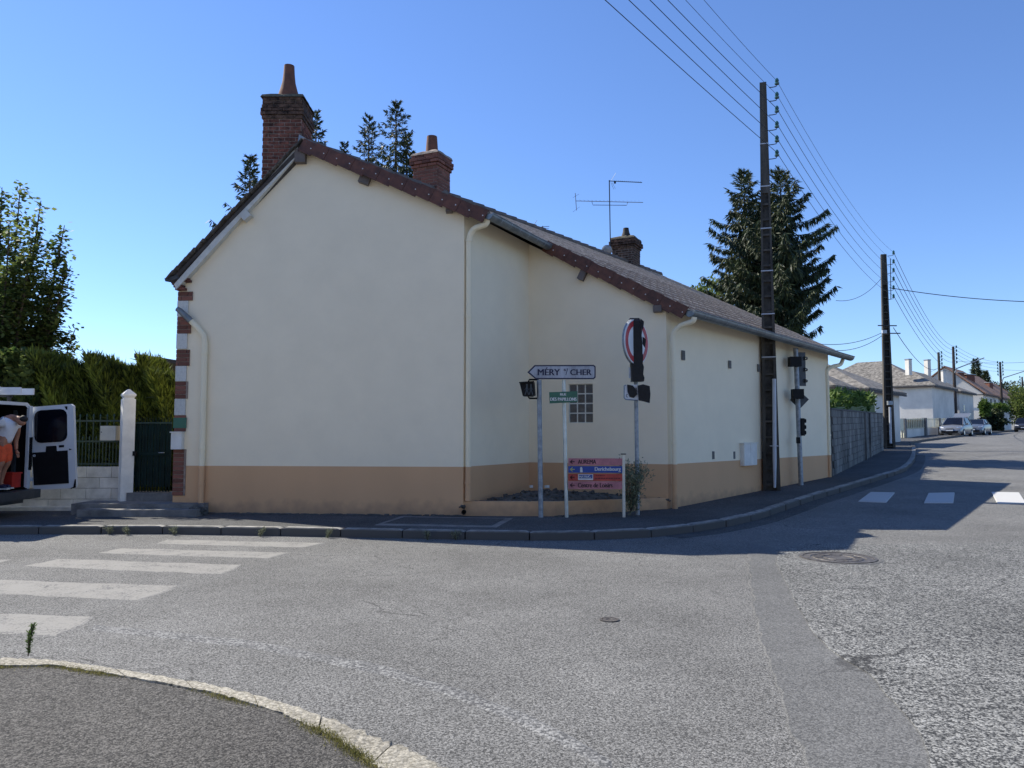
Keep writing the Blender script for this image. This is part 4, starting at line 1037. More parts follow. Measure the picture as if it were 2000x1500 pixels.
spruce(*XY(1462, 32.5).xy, .5, P(0, 335, 32.5).z-.5, 5.4, 'large dark spruce behind the roof, left of the first concrete pole', GB, seed=8, dens=2.1, twig=.44, skirt=1.2, zmin=3.6, Lmax=1.95, low=2.0)
spruce(*XY(1509, 33).xy, .5, P(0, 385, 33).z-.5, 5.6, 'large dark spruce behind the roof, hidden mostly by the first concrete pole', GB, seed=15, dens=2.2, twig=.44, skirt=1.2, zmin=4, Lmax=1.9, low=2.0)
for px, py, Y, Rr, lb, sd in [(768, 198, 24, 3.0, 'dark spruce with two thick leaders showing left of the short red chimney', 3), (714, 228, 25, 2.8, 'slim spruce top next to the tallest spruce over the ridge', 4), (608, 218, 24, 2.4, 'spruce top half hidden by the tall brick chimney', 5),
                          (665, 280, 27, 1.8, 'tiny spruce tip just peeping over the middle of the ridge', 6), (478, 305, 22, 2.6, 'spruce top showing left of the tall brick chimney', 7), (790, 262, 24.3, 2.2, 'spruce top leaning over the short red chimney', 9)]:
    b = XY(px, Y); spruce(b.x, b.y, .3, (P(px, py, Y).z-.3), Rr*1.15, lb, GB, zmin=P(px, py, Y).z-3.4, seed=sd, dens=1.8, twig=.25, skirt=.9)
# ================================================================ GREY BLOCK WALL
gw = thing('block_wall', wz(DF, .4), 'long grey concrete block wall running on from the cream house', 'wall')
dW = (WE-DF); LW = dW.length; dW.normalize(); nW = Vector((dW.y, -dW.x, 0)); aW = atan2(dW.y, dW.x)
g0 = gz(DF.x, DF.y)+.12; g1 = gz(WE.x, WE.y)+.12; zt0 = P(1622, 800, 22.3).z; zt1 = P(1722, 809, 37).z
D0 = DF+dW*.04
vs = []
obj('core', MB().hexa([wz(D0, g0-.3), wz(WE, g1-.3), wz(WE-nW*.16, g1-.3), wz(D0-nW*.16, g0-.3)], [wz(D0, zt0), wz(WE, zt1), wz(WE-nW*.16, zt1), wz(D0-nW*.16, zt0)]), M['mortar_d'], gw)
bme = unit_mesh('block', M['block'], .02); nc = 9; nl = 32
for i in range(nl):
    for k in range(nc):
        offx = .5*(k % 2); u0_ = max(0, (i+offx)/nl); u1_ = min(1, (i+1+offx)/nl)
        if u1_-u0_ < .002: continue
        if i == 0 and k % 2: pass
        u = (u0_+u1_)/2; zb_ = g0+(g1-g0)*u; zt2 = zt0+(zt1-zt0)*u; h = (zt2-zb_)/nc
        c = D0+dW*(LW*u)+nW*(.012+random.uniform(-.004, .004)); c.z = zb_+h*(k+.5)
        ux = Vector((dW.x, dW.y, (zt1-zt0)/LW)).normalized()
        inst('block', bme, gw, frameM(c, dW, -nW, UP, (LW*(u1_-u0_)-.014, .05, h-.012)))
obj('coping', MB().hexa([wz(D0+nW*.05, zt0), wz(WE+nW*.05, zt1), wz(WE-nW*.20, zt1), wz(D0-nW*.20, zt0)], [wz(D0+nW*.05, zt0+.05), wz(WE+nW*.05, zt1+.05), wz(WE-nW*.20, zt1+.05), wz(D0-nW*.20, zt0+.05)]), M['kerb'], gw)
for u in (.52, .62):
    c = D0+dW*(LW*u)+nW*.05; za = g0+(g1-g0)*u; zz = zt0+(zt1-zt0)*u
    obj('buttress', MB().box((c.x, c.y, (za+zz)/2), (.22, .10, zz-za), aW), M['block'], gw)
# hedge over the wall
r = np.random.default_rng(31); n = 7000; u = r.random(n)**.9; root = thing('laurel_hedge', wz(DF, 1), 'bright green leafy hedge rising above the grey block wall', 'hedge')
bx = DF.x+dW.x*LW*u-nW.x*r.uniform(.2, 1.3, n); by = DF.y+dW.y*LW*u-nW.y*r.uniform(.2, 1.3, n)
tz = 2.3+.65*u+.45+.15*np.sin(u*30); z = tz-np.abs(r.normal(0, .25, n))
D = nrm(np.stack([r.normal(0, .8, n), r.normal(-.2, .8, n), r.normal(.5, .6, n)], 1)); Wd_ = nrm(np.cross(D, nrm(r.normal(0, 1, D.shape))))
V, Fc = kites(np.stack([bx, by, z], 1), D, Wd_, r.uniform(.15, .32, n), r.uniform(.07, .13, n)); quads_obj('foliage', V, Fc, M['bushg'], root)
obj('inner_growth', MB().hexa([wz(D0-nW*.3, .6), wz(WE-nW*.3, 1), wz(WE-nW*1.1, 1), wz(D0-nW*1.1, .6)], [wz(D0-nW*.3, 2.4), wz(WE-nW*.3, 3.0), wz(WE-nW*1.1, 3.0), wz(D0-nW*1.1, 2.4)]), M['bushg'], root)

# ================================================================ SIGN POSTS
UX = Vector((1, 0, 0))
def post(name_root, px0, py0, px1, py1, Y, r_, mt, root, name='post', cap=True):
    a = P(px0, py0, Y); b = P(px1, py1, Y); b.z -= .1
    return obj(name, MB().tube([b, a], r_, 12), M[mt], root, smooth=True)
SY = 14.0
# direction sign on two posts
ds = thing('direction_sign', P(1097, 1010, SY), 'white arrow sign reading MÉRY S/ CHER on two posts', 'direction sign')
post('p', 1053, 742, 1056.5, 1008, SY, .044, 'galv', ds)
post('p', 1101, 742, 1107, 1011, SY, .034, 'alu', ds)
def sg(x, y, Yo=0): return P(x, y, SY-.06-Yo)
out = [(1030,727),(1044,713),(1160,712.5),(1163.5,716),(1163.5,737),(1160,740.5),(1046,740.5)]
inn_ = [(1034,727),(1045.5,715.5),(1159,715.2),(1161,717.5),(1161,735.5),(1159,738),(1047,738)]
obj('board', MB().prism([sg(*p) for p in out], (0, .03, 0)), M['navy'], ds)
obj('face', MB().prism([sg(x, y, .003) for x, y in inn_], (0, .002, 0)), M['signold'], ds)
def put(txt, par, mt, cx, cy, w_, h_, Y, bold=.012): # pixel box text
    c = P(cx, cy, Y); k = Y/1500
    return text_obj(txt, par, M[mt], c, UX, UP, w_*k, h_*k, .002, bold)
put('MÉRY', ds, 'navy', 1072, 725.3, 43, 15.5, SY-.065, .016)
put('s', ds, 'navy', 1103, 722.5, 4, 4, SY-.065, .02); put('/', ds, 'navy', 1107, 726, 5, 13, SY-.065, .01)
put('CHER', ds, 'navy', 1134.5, 727, 41, 11.5, SY-.065, .016)
# clamps
for px, py in ((1054, 720), (1054, 734), (1101.5, 720), (1101.5, 734)):
    obj('clamp', MB().box(P(px, py, SY-.01), (.11, .10, .03)), M['galv'], ds)
# pedestrian signal
ps = thing('pedestrian_signal', P(1033, 762, SY), 'unlit black pedestrian signal hung left of the arrow sign post', 'traffic signal')
hs = MB()
o4 = [(1014.5,747),(1042,745.5),(1044,771),(1038,774),(1021,773.5)]
hs.prism([P(x, y, SY-.14) for x, y in o4], (.03, .22, 0)); obj('housing', hs, M['black'], ps)
obj('hood', MB().prism([P(1013.5, 746, SY-.20), P(1043.5, 744, SY-.20), P(1043.5, 746, SY-.20), P(1015, 748, SY-.20)], (0, .12, 0)), M['black'], ps)
for px in (1029, 1037):
    a = P(px, 750, SY-.145); b = P(px-3.5, 771, SY-.145); c = P(px+3.5, 771, SY-.145); m_ = P(px, 760, SY-.145)
    obj('walking_figure', MB().tube([a, m_], .016, 6).tube([m_, b], .010, 5).tube([m_, c], .010, 5).tube([P(px-4, 762, SY-.145), P(px, 754, SY-.145), P(px+4, 762, SY-.145)], .007, 5), M['darkgrey'], ps)
for y0 in (741.5, 778): obj('bracket', MB().tube([P(1031, y0+(6 if y0 < 750 else -5), SY), P(1034, y0, SY), P(1052, y0, SY)], .018, 6), M['black'], ps)
# street name plate
sn = thing('street_name_plate', P(1100, 776, SY-.08), 'green street name plate reading RUE DES PAPILLONS', 'street sign')
obj('plate', MB().prism([P(1072.5, 766, SY-.08), P(1128, 764, SY-.08), P(1128, 785.5, SY-.08), P(1073.5, 788, SY-.08)], (0, .008, 0)), M['signgreen'], sn)
put('RUE', sn, 'inkw', 1100, 770.3, 11.5, 4.6, SY-.084, .02); put('DES PAPILLONS', sn, 'inkw', 1100.5, 779.6, 51, 6.2, SY-.084, .02)
# information blades
ib = thing('information_board', P(1160, 1005, SY), 'rack of four arrow blades for local businesses on a short post', 'information sign')
a = P(1218.5, 1003, SY); b = P(1217.5, 888, SY)
obj('post', MB().box(((a.x+b.x)/2, SY, (b.z+.0)/2), (.05, .05, b.z)), M['alu'], ib); obj('cap', MB().box((b.x, SY, b.z+.01), (.085, .085, .02)), M['darkgrey'], ib)
for i, (y0, y1, mt) in enumerate([(895, 908.5, 'pink'), (910.3, 923.2, 'blue'), (925.3, 939, 'redblade'), (940, 955, 'pink')]):
    bl = obj('blade', MB().prism([P(1110, y0, SY-.045), P(1215.5, y0+.3, SY-.045), P(1215.5, y1+.3, SY-.045), P(1110, y1, SY-.045)], (0, .02, 0)), M[mt], ib)
    ym = (y0+y1)/2; am = 'inky' if i == 1 else 'ink'; yy = SY-.049
    obj('arrow', MB().tube([P(1113.5, ym, yy), P(1122.5, ym, yy)], .008, 4).tube([P(1118.2, ym-3.8, yy), P(1113.5, ym, yy), P(1118.2, ym+3.8, yy)], .008, 4), M[am], bl)
    T_ = [('AUREMA', 'ink', 1146.5, 35, 8.2), ('Derichebourg', 'inkw', 1187, 50, 9.4), None, ('Centre de Loisirs', 'ink', 1162.5, 67, 9)][i]
    if T_: put(T_[0], bl, T_[1], T_[2], ym-(0 if i != 1 else -.3), T_[3], T_[4], SY-.047, .012)
    if i == 1: obj('emblem', MB().prism([P(x, y, yy) for x, y in ((1133,922.5),(1133,914),(1135.2,911.5),(1137.4,914),(1138,922.5))], (0, .003, 0)), M['inkw'], bl)
    if i == 2:
        obj('label_frame', MB().prism([P(x, y, yy+.002) for x, y in ((1129,926.3),(1158.5,926.3),(1158.5,937.6),(1129,937.6))], (0, .003, 0)), M['inkw'], bl)
        obj('label_panel', MB().prism([P(x, y, yy) for x, y in ((1130.5,927.3),(1157,927.3),(1157,934.4),(1130.5,934.4))], (0, .003, 0)), M['blue'], bl)
        put('MATRA', bl, 'inkw', 1141, 931, 19, 4.3, SY-.052, .012)
        obj('emblem', MB().tube([P(1152+2.3*cos(t), 931+2.3*sin(t), yy-.003) for t in [k*.55 for k in range(10)]], .004, 4), M['inkw'], bl)
        r5 = random.Random(3)
        for yl, x0_, x1_, hh in ((928.6, 1164, 1182, 2.0), (934.4, 1162, 1212, 2.4)):
            xx = x0_
            while xx < x1_:
                ww_ = r5.uniform(1.2, 5); k5 = SY/1500; obj('faded_print', MB().box(P(xx+ww_/2, yl, SY-.047), (ww_*k5, .002, hh*k5)), M['inkr'], bl); xx += ww_+r5.uniform(.8, 1.8)
# round prohibition sign, wrapped in black tape
rs = thing('round_road_sign', P(1245, 1004, 14.35), 'red rimmed round sign wrapped in black plastic on a grey post', 'road sign')
RY = 14.35; post('p', 1240.5, 640, 1245.5, 1003, RY, .038, 'galv', rs)
cS = P(1243.5, 668, RY-.08); th = radians(50); nS = Vector((sin(th)*1.0, -cos(th), 0)); uS = Vector((-nS.y, nS.x, 0))
if uS.x < 0: uS = -uS
def ring(c, nn, r0, r1, d, n=40):
    u = Vector((-nn.y, nn.x, 0)); vs = []
    for rr_, dd in ((r0, 0), (r1, 0), (r1, d), (r0, d)):
        vs += [c+u*(rr_*cos(2*pi*j/n))+UP*(rr_*sin(2*pi*j/n))+nn*dd for j in range(n)]
    return MB().add(vs, [(k*n+j, k*n+(j+1) % n, ((k+1) % 4)*n+(j+1) % n, ((k+1) % 4)*n+j) for k in range(4) for j in range(n)])
obj('disc', MB().lathe(cS, [(.425, -.02), (.43, 0), (.425, .004), (.001, .004)], 40, axis=nS), M['signwhite'], rs)
obj('back_rim', ring(cS-nS*.02, nS, .405, .435, -.03), M['galv'], rs)
obj('red_rim', ring(cS, nS, .31, .405, .008), M['red'], rs)
tp = MB(); W = .11; seg = [];
for k in range(19):
    z = cS.z+.445-k*.066; s = .20*(1 if k > 2 else .78+k*.08)+.010*sin(k*1.9)
    cc = Vector((cS.x-.045, cS.y, z))+UX*(.004*k*.6+.006*sin(k*2.3))
    fr = cc+Vector((0, -.10, 0)) if k > 0 else cc+Vector((0, -.05, 0))
    seg.append([fr-UX*(s*.55), fr+UX*(s*.58), cc+Vector((s*.55, .10, 0)), cc+Vector((-s*.5, .10, 0))])
vs = [p for q in seg for p in q]; n = len(seg)
tp.add(vs, [(i*4+j, i*4+(j+1) % 4, (i+1)*4+(j+1) % 4, (i+1)*4+j) for i in range(n-1) for j in range(4)]+[(0, 1, 2, 3), tuple((n-1)*4+j for j in (3, 2, 1, 0))])
obj('plastic_wrap', tp, M['tape'], rs)
for x, y in ((1255, 625), (1259, 660)):
    obj('loose_flap', MB().prism([P(x-4, y-3, RY-.19), P(x+3, y+3, RY-.2), P(x+1, y+20, RY-.2), P(x-4, y+12, RY-.19)], (0, .01, 0)), M['tape'], rs)
# small panel below
q4 = [(1219,752),(1247,751),(1247,781),(1220,779)]
obj('panel', MB().prism([P(x, y, RY-.09) for x, y in q4], (0, .02, 0)), M['signwhite'], rs)
obj('panel_edge', MB().tube([P(x, y, RY-.09) for x, y in [(1222,752),(1219,754),(1219,777),(1222,780),(1246,782)]], .012, 6), M['galv'], rs)
obj('plastic_wrap', MB().prism([P(x, y, RY-.115) for x, y in ((1225,751),(1236,753),(1243,762),(1245,770),(1238,777),(1230,775),(1226,765))], (0, .02, 0)), M['tape'], rs)
obj('plastic_wrap', MB().prism([P(x, y, RY-.15) for x, y in ((1246,753),(1256,750.5),(1269,754),(1270.5,770),(1269,787),(1258,784),(1248,782))], (.0, .05, 0)), M['tape'], rs)
put('C', rs, 'ink', 1224.5, 773, 3, 6, RY-.094); put('EL', rs, 'ink', 1243, 761, 4, 7, RY-.094)
obj('clamp', MB().box(P(1231, 728, RY), (.05, .04, .20)), M['signwhite'], rs)
# traffic signal post by the pole
TY = 19.9
ts = thing('signal_post', P(1565, 943, TY), 'grey traffic signal post with black signal heads beside the tall pole', 'traffic signal')
post('p', 1554, 680, 1564.5, 943, TY, .062, 'galv', ts)
def pb(name, x0, y0, x1, y1, Y, dep, mt, rz=0):
    a = P((x0+x1)/2, (y0+y1)/2, Y); k = Y/1500; return obj(name, MB().box(a, ((x1-x0)*k, dep, (y1-y0)*k), rz), M[mt], ts)
pb('signal_head', 1541, 697, 1563, 716, TY-.15, .2, 'black')
bp_ = pb('backing_panel', 1559.5, 688, 1573, 754, TY+.05, .05, 'darkgrey', radians(8))
for y0 in (700, 722, 744):
    c = P(1574, y0, TY+.05); obj('lens_hood', MB().lathe(c, [(.045, -.08), (.04, .03), (.03, .03)], 10, cap=False, axis=Vector((.7, .7, 0))), M['black'], bp_)
obj('sign_back', MB().prism([P(x, y, TY+.08) for x, y in ((1543,781),(1561,763),(1580,780),(1562,799))], (0, .02, 0)), M['darkgrey'], ts)
pb('signal_head', 1547, 760, 1568, 779, TY-.14, .18, 'black')
rp_ = pb('repeater', 1563.5, 817, 1570, 851, TY-.02, .14, 'black')
for y0 in (822, 834, 845): obj('lens_hood', MB().lathe(P(1570, y0, TY-.02), [(.05, -.02), (.055, .05), (.045, .05)], 10, cap=False, axis=Vector((1, -.1, 0))), M['black'], rp_)
pb('push_button', 1556, 854, 1562, 866, TY-.09, .08, 'black')

# ================================================================ CONCRETE POLES
insm = MB().lathe((0, 0, 0), [(.012, 0), (.055, .01), (.06, .04), (.035, .07), (.05, .09), (.045, .13), (.02, .17), (.001, .18)], 12, cap=False)
ins_me = bpy.data.meshes.new('insulator'); ins_me.from_pydata(insm.v, [], insm.f); ins_me.materials.append(M['ins'])
def concrete_pole(px, Y, g, H, wb_, wt_, rz, label, seed, solid_from=.72, n_r=19, rm='rung', wm='cell'):
    b = XY(px, Y); b.z = g; t = thing('utility_pole', b, label, 'utility pole', 'concrete utility poles along the pavement')
    ux = Vector((cos(rz), sin(rz), 0)); uy = Vector((-sin(rz), cos(rz), 0))
    def ww(f): return wb_+(wt_-wb_)*f
    def dd(f): return (wb_+(wt_-wb_)*f)*.62
    lean = Vector((0, 0, 0))
    def c(f): return b+UP*(H*f)
    def seg(f0, f1, x0, x1, y0, y1, name, mt='conc_dark'):
        q = []
        for f in (f0, f1):
            W_, D_ = ww(f), dd(f)
            q.append([c(f)+ux*(x*W_)+uy*(y_*D_) for x, y_ in ((x0, y0), (x1, y0), (x1, y1), (x0, y1))])
        return obj(name, MB().hexa(q[0], q[1]), M[mt], t)
    q = [c(-.02)+ux*0]
    seg(-.02, 1, -.5, -.30, -.5, .5, 'flange'); seg(-.02, 1, .30, .5, -.5, .5, 'flange')
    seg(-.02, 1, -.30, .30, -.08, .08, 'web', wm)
    seg(solid_from, 1.0, -.30, .30, -.49, .49, 'solid_top')
    for k in range(n_r):
        f = solid_from*(k+.2)/n_r; seg(f, f+.05/H, -.30, .30, -.47, .47, 'rung', rm)
    return t, ux, uy, ww, c
def hook(t, base, out, up, r=.011, s=1.0):
    a = base; b = base+out*.7; e = base+out
    obj('bracket', MB().tube([a, a+out*.5+UP*.01*s, base+out*.9+UP*.03*s, base+out+UP*.09*s], r, 6), M['wire'], t)
    Mx = Matrix.Translation(base+out+UP*.07*s) @ Matrix.Scale(s, 4); inst('insulator', ins_me, t, Mx)
    return base+out+UP*.17*s
Y1 = 18.7; g1_ = P(1505, 955, Y1).z; H1 = P(1495, 162, Y1).z-g1_
t1, ux1, uy1, ww1, c1_ = concrete_pole(1504, Y1, g1_, H1, .40, .16, radians(-18), 'tall dark concrete pole standing against the side wall of the cream house', 1, rm='conc_dark', wm='rung')
hk1 = []
for py in (163, 190, 217, 247, 275, 303):
    b_ = P(1502, py+8, Y1); hk1.append(hook(t1, b_, Vector((.20, 0, 0)), 1))
for py in (282, 365, 447, 530, 614, 653, 698):
    z = P(1500, py, Y1).z; f = (z-g1_)/H1; w_ = ww1(f)
    obj('strap', MB().box(c1_(f), (w_*1.04, w_*.66, .025), radians(-18)), M['pvc'], t1)
a = P(1512, 740, Y1-.22); b = P(1514, 945, Y1-.22)
cd = obj('cable_conduit', MB().tube([P(1513, 940, Y1-.22)-UP*.15, P(1513, 900, Y1-.22), a], [.03, .045, .045], 10), M['pvc'], t1)
obj('strap', MB().box(P(1512, 871, Y1-.20), (.16, .16, .02)), M['pvc'], t1)
Y2 = 39; g2 = gz(*XY(1735, Y2).xy)+.1; H2 = P(1730, 497, Y2).z-g2
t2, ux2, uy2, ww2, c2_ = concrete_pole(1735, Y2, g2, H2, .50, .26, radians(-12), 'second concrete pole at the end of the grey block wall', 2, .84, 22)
hk2 = []
for py in (500, 517, 534, 551, 568, 585):
    hk2.append(hook(t2, P(1734, py, Y2), Vector((.30, 0, 0)), 1, .014, 1.2))
obj('cross_arm', MB().box(P(1733, 636, Y2-.2), (1.0, .05, .05), radians(5)), M['wire'], t2); obj('cross_arm', MB().box(P(1745, 651, Y2-.2), (.7, .05, .05)), M['wire'], t2)
obj('junction_box', MB().box(P(1727, 648, Y2-.25), (.22, .12, .16)), M['pvc'], t2)
obj('junction_box', MB().box(P(1738, 787, Y2-.35), (.24, .16, .20)), M['galv'], t2)
obj('cable_conduit', MB().tube([P(1740, 866, Y2-.35), P(1738, 795, Y2-.35)], .06, 8), M['pvc'], t2)
c = P(1739, 505, Y2-.1); obj('riser_cable', MB().tube([c, P(1740, 585, Y2-.1)], .02, 5), M['wire'], t2)
far_poles = []
def farpole(px, ytop, Y, mt, label, grp='thin poles along the far street', ins=5, side=1, r=.13):
    b = XY(px, Y); b.z = gz(b.x, b.y); top = P(px-2, ytop, Y)
    t = thing('utility_pole', b, label, 'utility pole', grp); obj('shaft', MB().tube([b, Vector((b.x, b.y, top.z))], [r*1.35, r*.8], 10), M[mt], t)
    h = []
    for k in range(ins):
        z = top.z-.25-k*.42; h.append(hook(t, Vector((b.x, b.y, z)), Vector((.35*side, 0, 0)), 1, .02, 1.6))
    far_poles.append(h); return t, b, top
f3, b3, top3 = farpole(1837, 688, 88, 'conc_dark', 'far concrete pole left of the tall thin one, above the low fence', r=.16)
f4, b4, top4 = farpole(1866, 677, 84, 'wood', 'tall thin dark pole rising behind the silver hatchback', r=.16)
f5, b5, top5 = farpole(1957, 707, 104, 'wood', 'far dark pole with insulators on both sides', r=.15)
for k in range(5): hook(f5, Vector((b5.x, b5.y, top5.z-.25-k*.42)), Vector((-.35, 0, 0)), 1, .02, 1.6)
f6, b6, top6 = farpole(1999, 736, 118, 'wood', 'farthest dark pole at the right edge', ins=5, side=-1)
f7, b7, top7 = farpole(1857, 759, 80, 'wood', 'short dark stub pole beside the tall thin pole', ins=0, r=.14)
# street lamp arms on far poles
for (t, x0, y0, x1, y1, Y) in ((f4, 1865, 722, 1922, 699, 83.8), (f5, 1957, 740, 2010, 722, 103.8)):
    obj('lamp_arm', MB().tube([P(x0, y0+6, Y), P(x0+3, y0-2, Y), P(x1, y1, Y)], .06, 6), M['galv'], t)
# ---------------------------------------------------------------- wires
def wire(a, b, sag, label, group=None, r=.009, n=16):
    pts = [a.lerp(b, i/n)-UP*(4*sag*(i/n)*(1-i/n)) for i in range(n+1)]
    mid = a; o = obj('overhead_wire', MB().tube(pts, r, 5, cap=False), M['wire'], None, loc=tuple(a)); o['label'] = label; o['category'] = 'wire'
    if group: o['group'] = group
ord_ = ['topmost', 'second highest', 'third highest', 'fourth highest', 'second lowest', 'lowest']
topx = [1383, 1348, 1314, 1280, 1240, 1195]
for k in range(6):
    h = hk1[k]; d = ray(topx[k], 0); z = h.z+.02
    # point where the wire leaves the picture: same height, on the ray; then carry on behind the camera
    t = (z-.12-CH)/d.z; q = Vector((d.x*t, d.y*t, z-.12)); e = h+(q-h)*3.4; e.z = z
    wire(h, e, .25, '%s of the six wires from the near concrete pole out over the junction' % ord_[k], 'near span of overhead wires', .0075 if k > 1 else .005)
    wire(hk1[k], hk2[k], .55, '%s of the six wires between the two big concrete poles' % ord_[k], 'wires between the two concrete poles', .007 if k > 1 else .005)
    e = Vector((b4.x+.35, b4.y, top4.z-.25-k*.42+.3)) if k < 5 else Vector((b4.x+.3, b4.y, top4.z-2.3))
    wire(hk2[k], e, 1.3, '%s of the six wires beyond the second concrete pole' % ord_[k], 'far span of overhead wires', .013)
for k in range(4):
    wire(far_poles[1][k], far_poles[2][k], .5, '%s of the thin wires between the two farthest dark poles' % ord_[k], 'wires between far dark poles', .014)
wire(P(1720, 545, Y2), P(1633, 587, 33), .35, 'service cable from the second concrete pole into the big spruce', None, .012)
wire(P(1722, 650, Y2), P(1560, 665, 31), .35, 'upper sagging cable between the second pole and the cream house roof', None, .014)
wire(P(1722, 656, Y2), P(1560, 667, 31), .55, 'lower sagging cable between the second pole and the cream house roof', None, .014)
wire(P(1737, 562, Y2), P(2140, 590, 36), .25, 'thick cable crossing the sky to the right from the second pole', None, .02)
wire(P(1745, 640, Y2), P(1830, 720, 80), .8, 'faint cable dropping from the second pole towards the far houses', None, .018)
wire(P(1866, 705, 84), P(2130, 690, 90), .6, 'thin cable leaving the tall far pole towards the right edge', None, .016)
wire(P(1841, 712, 88), P(1775, 728, 75), .5, 'thin cable from the far concrete pole to the metal chimney', None, .014)
wire(P(1957, 722, 104), P(2120, 712, 108), .4, 'thin cable leaving the farthest pair of poles on the right', None, .016)

# ================================================================ ROOF ANTENNAS
AY = 24.6
an = thing('television_antenna', P(1192, 486, AY), 'tall television antenna mast with two booms beside the dark chimney', 'antenna')
obj('mast', MB().tube([P(1192.5, 500, AY), P(1190, 352, AY)], .018, 6), M['wire'], an)
obj('boom', MB().tube([P(1124, 392.5, AY), P(1256, 395.5, AY)], .012, 5), M['galv'], an)
obj('boom_brace', MB().tube([P(1156, 394, AY), P(1158, 400.5, AY), P(1224, 401, AY), P(1226, 395, AY)], .01, 5), M['wire'], an)
obj('boom', MB().tube([P(1189, 353.5, AY), P(1254, 356.5, AY)], .014, 5), M['wire'], an)
obj('reflector', MB().tube([P(1123.5, 377, AY), P(1126, 411, AY)], .012, 5).tube([P(1119, 386, AY-.3), P(1131, 379, AY+.3)], .005, 4).tube([P(1119, 414, AY-.3), P(1132, 404, AY+.3)], .005, 4), M['galv'], an)
for k in range(16):
    x = 1134+k*7.6; s = .22-.006*k
    p = P(x, 393+.02*k, AY); obj('element', MB().tube([p+Vector((-.25*s, -s, -.10*s)), p+Vector((.25*s, s, .35*s))], .004, 4), M['galv'], an)
for k in range(14):
    p = P(1200+k*3.9, 354+.15*k, AY); obj('element', MB().tube([p+Vector((0, -.10, 0)), p+Vector((0, .10, .02))], .004, 4), M['galv'], an)
obj('reflector', MB().tube([P(1193, 356, AY), P(1199, 370, AY)], .005, 4).tube([P(1196, 357, AY), P(1202, 369, AY)], .005, 4).tube([P(1194, 352, AY), P(1203, 338, AY)], .005, 4), M['galv'], an)
obj('amplifier_box', MB().box(P(1201, 356.5, AY), (.06, .05, .06)), M['black'], an)
sd = thing('satellite_dish', P(1186, 487, AY-.3), 'small grey satellite dish beside the antenna mast', 'satellite dish')
obj('dish', MB().lathe(P(1185, 489, AY-.3), [(.17, .05), (.13, .025), (.07, .01), (.001, 0)], 20, cap=False, axis=Vector((.3, 1, .4)).normalized()), M['galv'], sd)
obj('arm', MB().tube([P(1185, 492, AY-.3), P(1196, 492, AY)], .012, 5), M['wire'], sd)
a2 = thing('small_antenna', P(1060, 448, 22), 'small roof antenna whose tip shows above the ridge', 'antenna')
obj('mast', MB().tube([P(1060, 470, 22), P(1060, 441, 22)], .012, 5), M['wire'], a2)
obj('boom', MB().tube([P(1048, 444, 22), P(1073, 442, 22)], .008, 4).tube([P(1050, 446, 22), P(1072, 446, 22)], .006, 4).tube([P(1043, 439, 22), P(1049, 430, 22)], .006, 4), M['wire'], a2)

# ================================================================ VAN
VX = -9.20; VY0 = 12.85; VY1 = 14.72; vz0 = .62; vzt = P(58, 787, VY1).z+.0
van = thing('van', Vector((VX-2.6, (VY0+VY1)/2, .13)), 'white panel van with its rear door swung open and a ladder rack on top', 'van')
Lv = 5.2; X0 = VX-Lv
mb = MB()
def vsec(x, inset=0, top=None, bot=.42):
    t = (vzt if top is None else top)-inset; a, b = VY0+inset, VY1-inset; bv = .10
    return [Vector((x, a, bot)), Vector((x, a, t-bv*1.6)), Vector((x, a+.05, t-bv*.6)), Vector((x, a+bv*1.4, t)), Vector((x, b-bv*1.4, t)), Vector((x, b-.05, t-bv*.6)), Vector((x, b, t-bv*1.6)), Vector((x, b, bot))]
O = [vsec(VX), vsec(X0+1.6), vsec(X0+.9, .06, vzt-.55), vsec(X0+.05, .10, vzt-1.15)]
for s0, s1 in zip(O, O[1:]):
    for j in range(7): mb.poly([s0[j], s0[j+1], s1[j+1], s1[j]])
mb.poly(O[-1])
I = [vsec(VX, .06, bot=vz0), vsec(VX-2.6, .06, bot=vz0)]
for j in range(7): mb.poly([I[0][j+1], I[0][j], I[1][j], I[1][j+1]], 1)
mb.poly(I[1][::-1], 1); mb.poly([I[0][0], I[1][0], I[1][7], I[0][7]], 1)
for j in range(7): mb.poly([O[0][j], O[0][j+1], I[0][j+1], I[0][j]])
mb.poly([Vector((VX, VY0, .42)), Vector((VX, VY1, .42)), Vector((VX, VY1-.06, vz0)), Vector((VX, VY0+.06, vz0))], 1)
obj('body', mb, [M['vanw'], M['vand']], van)
obj('load_floor', MB().box((VX-1.3, (VY0+VY1)/2, vz0-.01), (2.6, VY1-VY0-.14, .03)), M['vand'], van)
obj('bumper', MB().box((VX+.10, (VY0+VY1)/2, .50), (.26, VY1-VY0, .16)).box((VX-.05, (VY0+VY1)/2, .40), (.2, 1.4, .12)), M['darkgrey'], van)
for y in (VY0+.15, VY1-.15):
    for x in (VX-.98, X0+.95):
        wh = obj('wheel', MB().lathe((x, y-.11, .13+.335), [(.20, 0), (.31, .0), (.335, .04), (.335, .18), (.31, .22), (.20, .22)], 24, axis=Vector((0, 1, 0))), M['rubber'], van, smooth=True)
        obj('rim', MB().lathe((x, y-.12, .13+.335), [(.21, 0), (.19, .02), (.06, .03), (.001, .03)], 20, axis=Vector((0, 1, 0))), M['chrome'], wh)
obj('tail_light', MB().box((VX+.01, VY1-.04, 1.25), (.04, .10, .62)), M['vand'], van)
# inner lining: ribs and jambs
for x in (VX-.25, VX-.9, VX-1.6): obj('rib', MB().box((x, VY1-.09, 1.35), (.06, .05, 1.45)), M['darkgrey'], van)
obj('door_jamb', MB().box((VX+.005, VY1-.07, 1.38), (.05, .10, 1.55)), M['vanw'], van)
